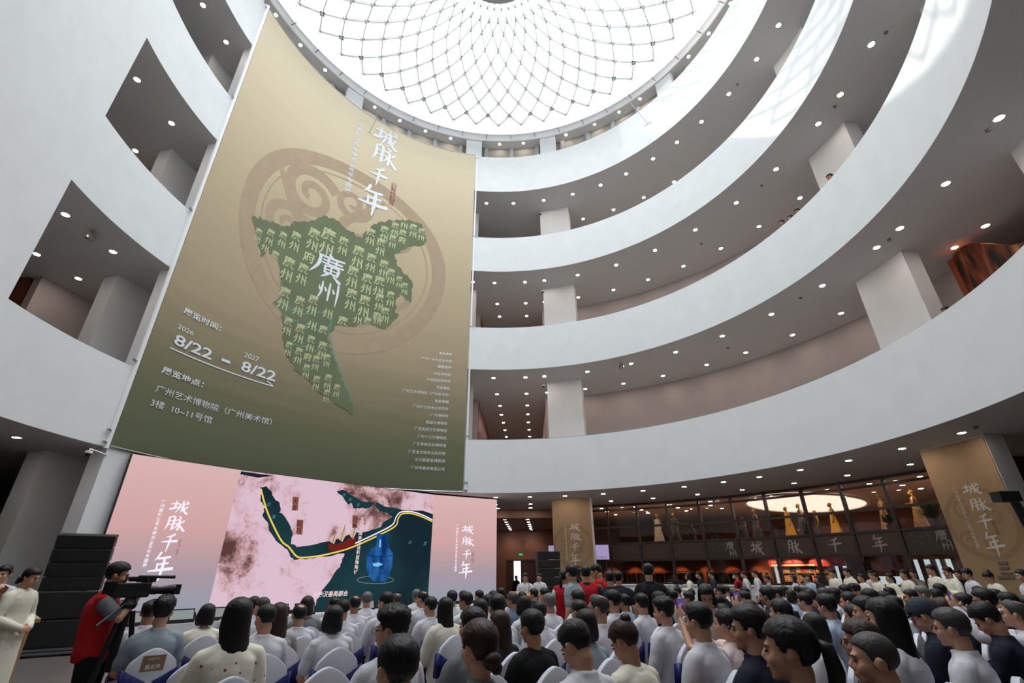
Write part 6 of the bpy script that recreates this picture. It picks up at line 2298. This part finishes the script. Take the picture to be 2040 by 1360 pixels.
# bookcase with books and red banner
BA = PX(1604, 22.2)
bc = P(BA, 22.2, 0)
t = thing('bookcase', 'wooden bookcase under the red banner in the shop', 'bookcase', bc, RAD(-BA))
bw = 2.6
for x in (-bw / 2, -bw / 6, bw / 6, bw / 2):
    MB().box((x, 0, 1.0), (.04, .32, 2.0)).build('upright', woodm, t)
for z in (.3, .72, 1.14, 1.52, 1.9):
    MB().box((0, 0, z), (bw, .32, .03)).build('shelf', woodm, t)
MB().box((0, .17, 1.0), (bw, .02, 2.0)).build('back_board', mat('dark_back_board', (110, 70, 44), .7), t)
BK = [mat('book_%d' % i, c, .6) for i, c in enumerate([(206, 110, 60), (170, 150, 120), (120, 124, 128), (196, 160, 96), (90, 60, 50), (220, 208, 186)])]
book = MB().box((0, 0, 0), (.06, .2, .26)).mesh('book', BK[0])
M_ = Matrix.Translation(bc) @ Matrix.Rotation(RAD(-BA), 4, 'Z')
for r_, z in enumerate((1.14, 1.52)):
    for k in range(30):
        x = -bw / 2 + .1 + k * (bw - .2) / 29
        if min(abs(x - e) for e in (-bw / 2, -bw / 6, bw / 6, bw / 2)) < .06:
            continue
        g = link('book', book)
        g.matrix_world = M_ @ Matrix.Translation((x, -.04, z + .147)) @ Matrix.Diagonal((1, 1, .85 + .15 * ((k * 7) % 3) / 2, 1))
        g.material_slots[0].link = 'OBJECT'
        g.material_slots[0].material = BK[(k // 3 + r_ * 2) % 6]
        tag(g, '%s book, %s along the %s shelf of the shop bookcase' % (('orange', 'beige', 'grey', 'ochre', 'brown', 'ivory')[(k // 3 + r_ * 2) % 6], nth(k) if k < 28 else ('second last', 'last')[k - 28], ('lower', 'upper')[r_]), 'book', 'books on the shop shelves')
t = thing('shop_banner', 'red banner with pale writing above the shop bookcase', 'banner', P(BA + .6, 21.6, 1.98), RAD(-BA - .6))
MB().box((0, 0, 0), (3.5, .02, .32)).build('cloth', mat('red_banner_cloth', (150, 24, 40), .7), t)
sh = Sheet(lambda x, z, l: (x, -.011 - l, z))
sh.line('banner_lettering', '好书共读 书香广州', -1.6, .0, .12, .002, .01, width=2.0)
sh.line('banner_lettering', '荐书专区', .6, -.02, .15, .002, .01, width=.9)
sh.put('banner_strip', [(-1.65, -.13), (.4, -.13), (.4, -.05), (-1.65, -.05)], [(0, 1, 2, 3)], .002)
sh.build(t, {'banner_lettering': mat('pink_print', (216, 150, 150), .7), 'banner_strip': mat('cream_strip', (226, 206, 170), .7)})
# bright outer windows of the shop
dayl = emis('daylight_beyond_window', (204, 220, 230), .9)
for i, (a0, a1) in enumerate([(PX(a, 22.9), PX(b, 22.9)) for a, b in ((1540, 1563), (1657, 1674), (1677, 1697), (1741, 1766), (1769, 1795), (1816, 1838), (1842, 1862), (1866, 1882), (1885, 1905))]):
    w = bpy.data.objects.new('window_%d' % (nwin + 1 + i), None)
    COL.objects.link(w)
    struct(w)
    p, q = P(a0, 22.9, 0), P(a1, 22.9, 0)
    MB().poly([(p.x, p.y, .75), (q.x, q.y, .75), (q.x, q.y, 2.05), (p.x, p.y, 2.05)]).build('pane', dayl, w, fix=False)
    d = (q - p).normalized()
    f = MB()
    for e in (p, q):
        f.prism([e - d * .06, e + d * .06, (e + d * .06) * .995, (e - d * .06) * .995], .7, 2.1)
    f.build('frame', dark_metal, w)
# counters and display board inside the end of the shop
for i, (a, r, w_) in enumerate(((PX(1705, 19.0), 19.0, 1.3), (PX(1775, 18.6), 18.6, 1.3), (PX(1836, 18.4), 18.4, 1.1))):
    t = thing('shop_counter', 'wooden shop counter, %s beyond the bookcase' % nth(i), 'counter', P(a, r, 0), RAD(-a))
    MB().box((0, 0, .5), (w_, .6, 1.0)).build('cabinet', mat('counter_wood', (176, 128, 88), .5, noise=.08), t)
    MB().box((0, 0, 1.02), (w_ + .08, .68, .04)).build('worktop', mat('counter_top', (206, 168, 130), .4), t)
for i, (a, r, c) in enumerate(((PX(1711, 18.0), 18.0, (96, 76, 66)), (PX(1736, 18.3), 18.3, (192, 128, 96)), (PX(1785, 17.9), 17.9, (120, 62, 38)))):
    t = thing('hanging_board', '%s display board hanging inside the shop above the hosts' % ('dark brown', 'salmon', 'russet')[i], 'display board', P(a, r, 1.78), RAD(-a))
    MB().box((0, 0, 0), (.9, .03, .75)).build('panel', mat('board_%d' % i, c, .7), t)
    for s in (-.4, .4):
        MB().tube([(s, 0, .37), (s, 0, .52)], .006, 5).build('wire', metal, t)
# lavender LED sign half behind the column banner
p, q = on_cyl(1092, 1100, 15.2), on_cyl(1214, 1100, 15.6)
p.z = q.z = 0
zt, zb = on_cyl(1195, 1084, 15.4).z, on_cyl(1195, 1115, 15.4).z
d = (q - p).normalized()
nn = V3(d.y, -d.x, 0)
t = thing('led_sign', 'lavender LED shop sign half hidden behind the tan column banner', 'sign', (0, 0, 0))
MB().prism([p + nn * .0, q + nn * .0, q - nn * .08, p - nn * .08], zb, zt).build('cabinet', scr_back, t)
o = MB().poly([tuple(p + nn * .004 + d * .02 + V3(0, 0, zb + .02)), tuple(q + nn * .004 - d * .02 + V3(0, 0, zb + .02)), tuple(q + nn * .004 - d * .02 + V3(0, 0, zt - .02)), tuple(p + nn * .004 + d * .02 + V3(0, 0, zt - .02))]).build('display', emis('lavender_display', (176, 160, 206), .8), t, fix=False)
L = (q - p).length
sh = Sheet(lambda x, z, l: tuple(p + d * x + nn * (.006 + l) + V3(0, 0, z)))
sh.line('sign_lettering', 'A BOUTIQUE', L - .95, zb + .06, .10, .002, width=.80)
sh.build(t, {'sign_lettering': emis('sign_dark', (60, 52, 72), .6)})
for s in (.2, L - .2):
    MB().tube([p + d * s - nn * .05 + V3(0, 0, 0), p + d * s - nn * .05 + V3(0, 0, zb)], .03, 8).build('post', dark_metal, t)
# tan printed banners wrapped on two columns
def column_banner(a0, a1, label, chars, sub0, sub1, seal):
    r = 13.25
    t = thing('column_banner', label, 'banner', (0, 0, 0), 0, 'tan banners on the columns')
    fn = lambda s, z, l: tuple(P(math.degrees(s / r), r - .012 - l, z))
    cp_ = lambda px, py: (phi_of(on_cyl(px, py, r)) * r, on_cyl(px, py, r).z)
    MB().sweep([(r - .012, .02), (r - .012, 4.86), (r - .002, 4.86), (r - .002, .02)], a0, a1, 10).build('cloth', mat('tan_column_cloth', (166, 140, 106), .8, noise=.05, scale=3), t, smooth=30)
    sh = Sheet(fn)
    cx = RAD((a0 + a1) / 2) * r
    def rg(c, z, q0, q1, n=60):
        vs = []
        for i in range(n + 1):
            w = 2 * math.pi * i / n
            for q in (q0, q1):
                vs.append((max(RAD(a0) * r, min(RAD(a1) * r, c + q * math.cos(w))), z + q * math.sin(w)))
        sh.put('emblem_print', vs, [(2 * i, 2 * i + 1, 2 * i + 3, 2 * i + 2) for i in range(n)], .002)
    rg(cx, 2.75, .80, .93)
    for sx_, sz in ((-.35, 3.1), (.4, 2.9), (.1, 2.2), (-.5, 2.3)):
        band('emblem_print', spiral(cx + sx_, sz, .26, 1.4, 1, 1, .09), .09, .002, sh)
    for ch, (px, py, w, h) in zip(TITLE, chars):
        c = cp_(px, py)
        e = cp_(px + w, py)
        f = cp_(px, py + h / 2)
        g = cp_(px, py - h / 2)
        ww = min(.62, abs(e[0] - c[0]))
        sh.char('title_lettering', ch, c[0] - ww / 2, f[1], ww, g[1] - f[1], .005)
    s0, s1 = cp_(*sub0), cp_(*sub1)
    sh.down('subtitle_lettering', SUB, (s0[0] + s1[0]) / 2, s0[1], (s0[1] - s1[1]) / 19.5, .005, 1.15)
    c, e = cp_(*seal[:2]), cp_(*seal[2:])
    sh.seal('seal_print', c[0], e[1], max(.1, e[0] - c[0]), c[1] - e[1], .005)
    pi = mat('dull_white_ink', (214, 208, 198), .7)
    sh.build(t, {'emblem_print': mat('column_emblem_ink', (152, 126, 94), .8), 'title_lettering': pi, 'subtitle_lettering': pi, 'seal_print': mat('seal_red_ink', (140, 72, 62), .8)})
    return t
column_banner(10.4, 18.4, 'tan printed banner on the narrow column beside the far loudspeakers', [(1145, 1050, 20, 15), (1147, 1069, 20, 15), (1145, 1089, 20, 16), (1145, 1113, 21, 24)], (1126, 1046), (1130, 1124), (1153, 1086, 1160, 1101))
column_banner(76.15, 84.05, 'large tan printed banner on the column beside the end of the shop front', [(1936, 974, 38, 24), (1951, 1005, 38, 28), (1962, 1039, 34, 34), (1981, 1082, 40, 46)], (1900, 970), (1957, 1105), (1974, 1036, 1992, 1065))
# signs fixed to the large column
pcol = on_cyl(2003, 1128, 13.2)
t = thing('notice_plate', 'small grey notice plates on the large tan column banner', 'sign', (0, 0, 0))
for (px0, py0, px1, py1) in ((1987, 1118, 2006, 1124), (1990, 1129, 2010, 1133), (1994, 1140, 2016, 1143), (1986, 1146, 2020, 1152)):
    a0, a1 = math.degrees(phi_of(on_cyl(px0, py0, 13.23))), math.degrees(phi_of(on_cyl(px1, py0, 13.23)))
    z1, z0 = on_cyl(px0, py0, 13.23).z, on_cyl(px0, py1, 13.23).z
    MB().sweep([(13.215, z0), (13.215, z1), (13.237, z1), (13.237, z0)], a0, max(a0 + .4, a1), 2).build('plate', mat('notice_grey', (120, 104, 92), .6), t)
# hall at the end: lowered ceiling, brown wall, double door with one leaf open to daylight
struct(MB().prism([(-2.4, 17.6), (3.9, 17.6), (3.9, 27.0), (-2.4, 27.0)], 4.45, 4.88).build('ceiling_hall', mat('hall_ceiling', (150, 118, 104), .8)))
hallw = mat('brown_hall_wall', (112, 76, 62), .6, noise=.06, scale=2)
YH = 26.6
dl0, dl1 = .05, 2.0
hw = MB()
hw.prism([(-3, YH), (dl0, YH), (dl0, YH + .25), (-3, YH + .25)], 0, 4.5)
hw.prism([(dl1, YH), (5, YH), (5, YH + .25), (dl1, YH + .25)], 0, 4.5)
hw.prism([(dl0, YH), (dl1, YH), (dl1, YH + .25), (dl0, YH + .25)], 2.42, 4.5)
struct(hw.build('wall_hall_end', hallw))
dr = bpy.data.objects.new('door_1', None)
COL.objects.link(dr)
struct(dr)
dm = mat('dark_door_leaf', (58, 36, 30), .5)
MB().box((dl0 + .24, YH + .08, 1.2), (.46, .06, 2.4)).build('door_leaf', dm, dr)
MB().box((dl1 - .5, YH + .08, 1.2), (.98, .06, 2.4)).build('door_leaf', dm, dr)
MB().box((dl0 + .75, YH + .22, 1.2), (.6, .02, 2.4)).build('daylight_opening', emis('doorway_daylight', (236, 242, 250), 2.2), dr)
MB().box((dl0 - .04, YH - .02, 1.22), (.08, .1, 2.46)).box((dl1 + .04, YH - .02, 1.22), (.08, .1, 2.46)).box(((dl0 + dl1) / 2, YH - .02, 2.46), (dl1 - dl0 + .16, .1, .08)).build('door_frame', dm, dr)
t = thing('exit_sign', 'small green lit exit sign above the brown double door', 'sign', ((dl0 + dl1) / 2, YH - .04, 2.82))
MB().box((0, 0, 0), (.26, .05, .14)).build('box', emis('exit_green', (40, 190, 90), 1.1), t)
for k in range(6):
    for s in (0, 1):
        y = 18.4 + k * 1.45
        x = (0.0 + .06 * k, 1.35 + .09 * k)[s]
        downlight(math.degrees(math.atan2(x, y)), math.hypot(x, y), 4.448, 'hall ceiling downlight before the brown door, %s pair, %s side' % (nth(k), ('screen', 'shop')[s]), 'downlights of the hall')
lamp_light(V3(.4, 25.2, 4.3), 'SPOT', 45, (255, 200, 160), .05, (.3, 26.6, 2.6), 70)
lamp_light(V3(2.0, 25.2, 4.3), 'SPOT', 45, (255, 200, 160), .05, (2.1, 26.6, 2.6), 70)
# printed display wall on the lowest gallery
mu = bpy.data.materials.new('mural_print')
mu.use_nodes = True
nt = mu.node_tree
b = nt.nodes['Principled BSDF']
b.inputs['Roughness'].default_value = .5
tc = nt.nodes.new('ShaderNodeTexCoord')
mp2 = nt.nodes.new('ShaderNodeMapping')
mp2.inputs['Rotation'].default_value = (0.3, 0.2, 0.9)
mp2.inputs['Scale'].default_value = (.5, 2.2, .35)
nz = nt.nodes.new('ShaderNodeTexNoise')
nz.inputs['Scale'].default_value = 1.3
nz.inputs['Detail'].default_value = 5
nz.inputs['Distortion'].default_value = 1.2
cr = nt.nodes.new('ShaderNodeValToRGB')
e = cr.color_ramp.elements
e[0].position, e[0].color = .38, (*lin((26, 14, 10)), 1)
e[1].position, e[1].color = .75, (*lin((206, 150, 84)), 1)
q2 = e.new(.55)
q2.color = (*lin((140, 62, 26)), 1)
nt.links.new(tc.outputs['Object'], mp2.inputs[0])
nt.links.new(mp2.outputs[0], nz.inputs[0])
nt.links.new(nz.outputs[0], cr.inputs[0])
nt.links.new(cr.outputs[0], b.inputs['Base Color'])
t = thing('display_wall', 'curved display wall with a dark orange print beside the pale gallery column', 'display wall', (0, 0, 0))
mb = MB()
n = 24
for i in range(n + 1):
    a = 85.0 + 19 * i / n
    top = 10.5 + .35 * math.sin(i * .45 + .6) - .9 * (i / n)
    for (r, z) in ((14.75, 6.24), (14.75, top), (14.95, top), (14.95, 6.24)):
        mb.v.append(tuple(P(a, r, z)))
for i in range(n):
    for k in range(4):
        k2 = (k + 1) % 4
        mb.f.append((i * 4 + k, (i + 1) * 4 + k, (i + 1) * 4 + k2, i * 4 + k2))
mb.f += [(0, 1, 2, 3), (n * 4 + 3, n * 4 + 2, n * 4 + 1, n * 4)]
mb.build('printed_panel', mu, t)
MB().sweep([(14.70, 6.24), (14.70, 10.6), (14.98, 10.6), (14.98, 6.24)], 84.3, 85.0, 1).build('side_post', mat('rust_post', (140, 66, 36), .5), t)

# bright gridded window at the end of the lowest gallery's corridor
w = bpy.data.objects.new('window_%d' % (nwin + 20), None)
COL.objects.link(w)
struct(w)
a, b = on_cyl(1064, 846, 29.2), on_cyl(1087, 846, 29.2)
z1, z0 = on_cyl(1076, 833, 29.2).z, max(6.3, on_cyl(1076, 862, 29.2).z)
y = 29.2
MB().add([(a.x, y, z0), (b.x, y, z0), (b.x, y, z1), (a.x, y, z1)], [(0, 1, 2, 3)]).build('pane', emis('corridor_daylight', (226, 234, 246), 1.4), w, fix=False)
f = MB()
for i in range(5):
    f.box((a.x, y - .03, z0 + (z1 - z0) * i / 4) if False else ((a.x + b.x) / 2, y - .03, z0 + (z1 - z0) * i / 4), (b.x - a.x, .05, .05))
f.build('transom', dark_metal, w)
f = MB()
for i in range(3):
    f.box((a.x + (b.x - a.x) * i / 2, y - .03, (z0 + z1) / 2), (.05, .05, z1 - z0))
f.build('mullion', dark_metal, w)

for (a, b, c, lab) in (((1252, 200), (1290, 246), (1284, 251, 1297, 243), 'thin suspended cable with a small bar hanging before the top parapet'), ((761, 214), (736, 264), (733, 262, 740, 267), 'thin suspended cable hanging in front of the upper edge of the great banner')):
    p, q = on_cyl(*a, 10.9), on_cyl(*b, 10.7)
    t = thing('hanging_cable', lab, 'cable', (0, 0, 0))
    MB().tube([p, q], .012, 5).build('wire', dark_metal, t)
    MB().tube([on_cyl(c[0], c[1], 10.7), on_cyl(c[2], c[3], 10.7)], .02, 6).build('bar', metal, t)
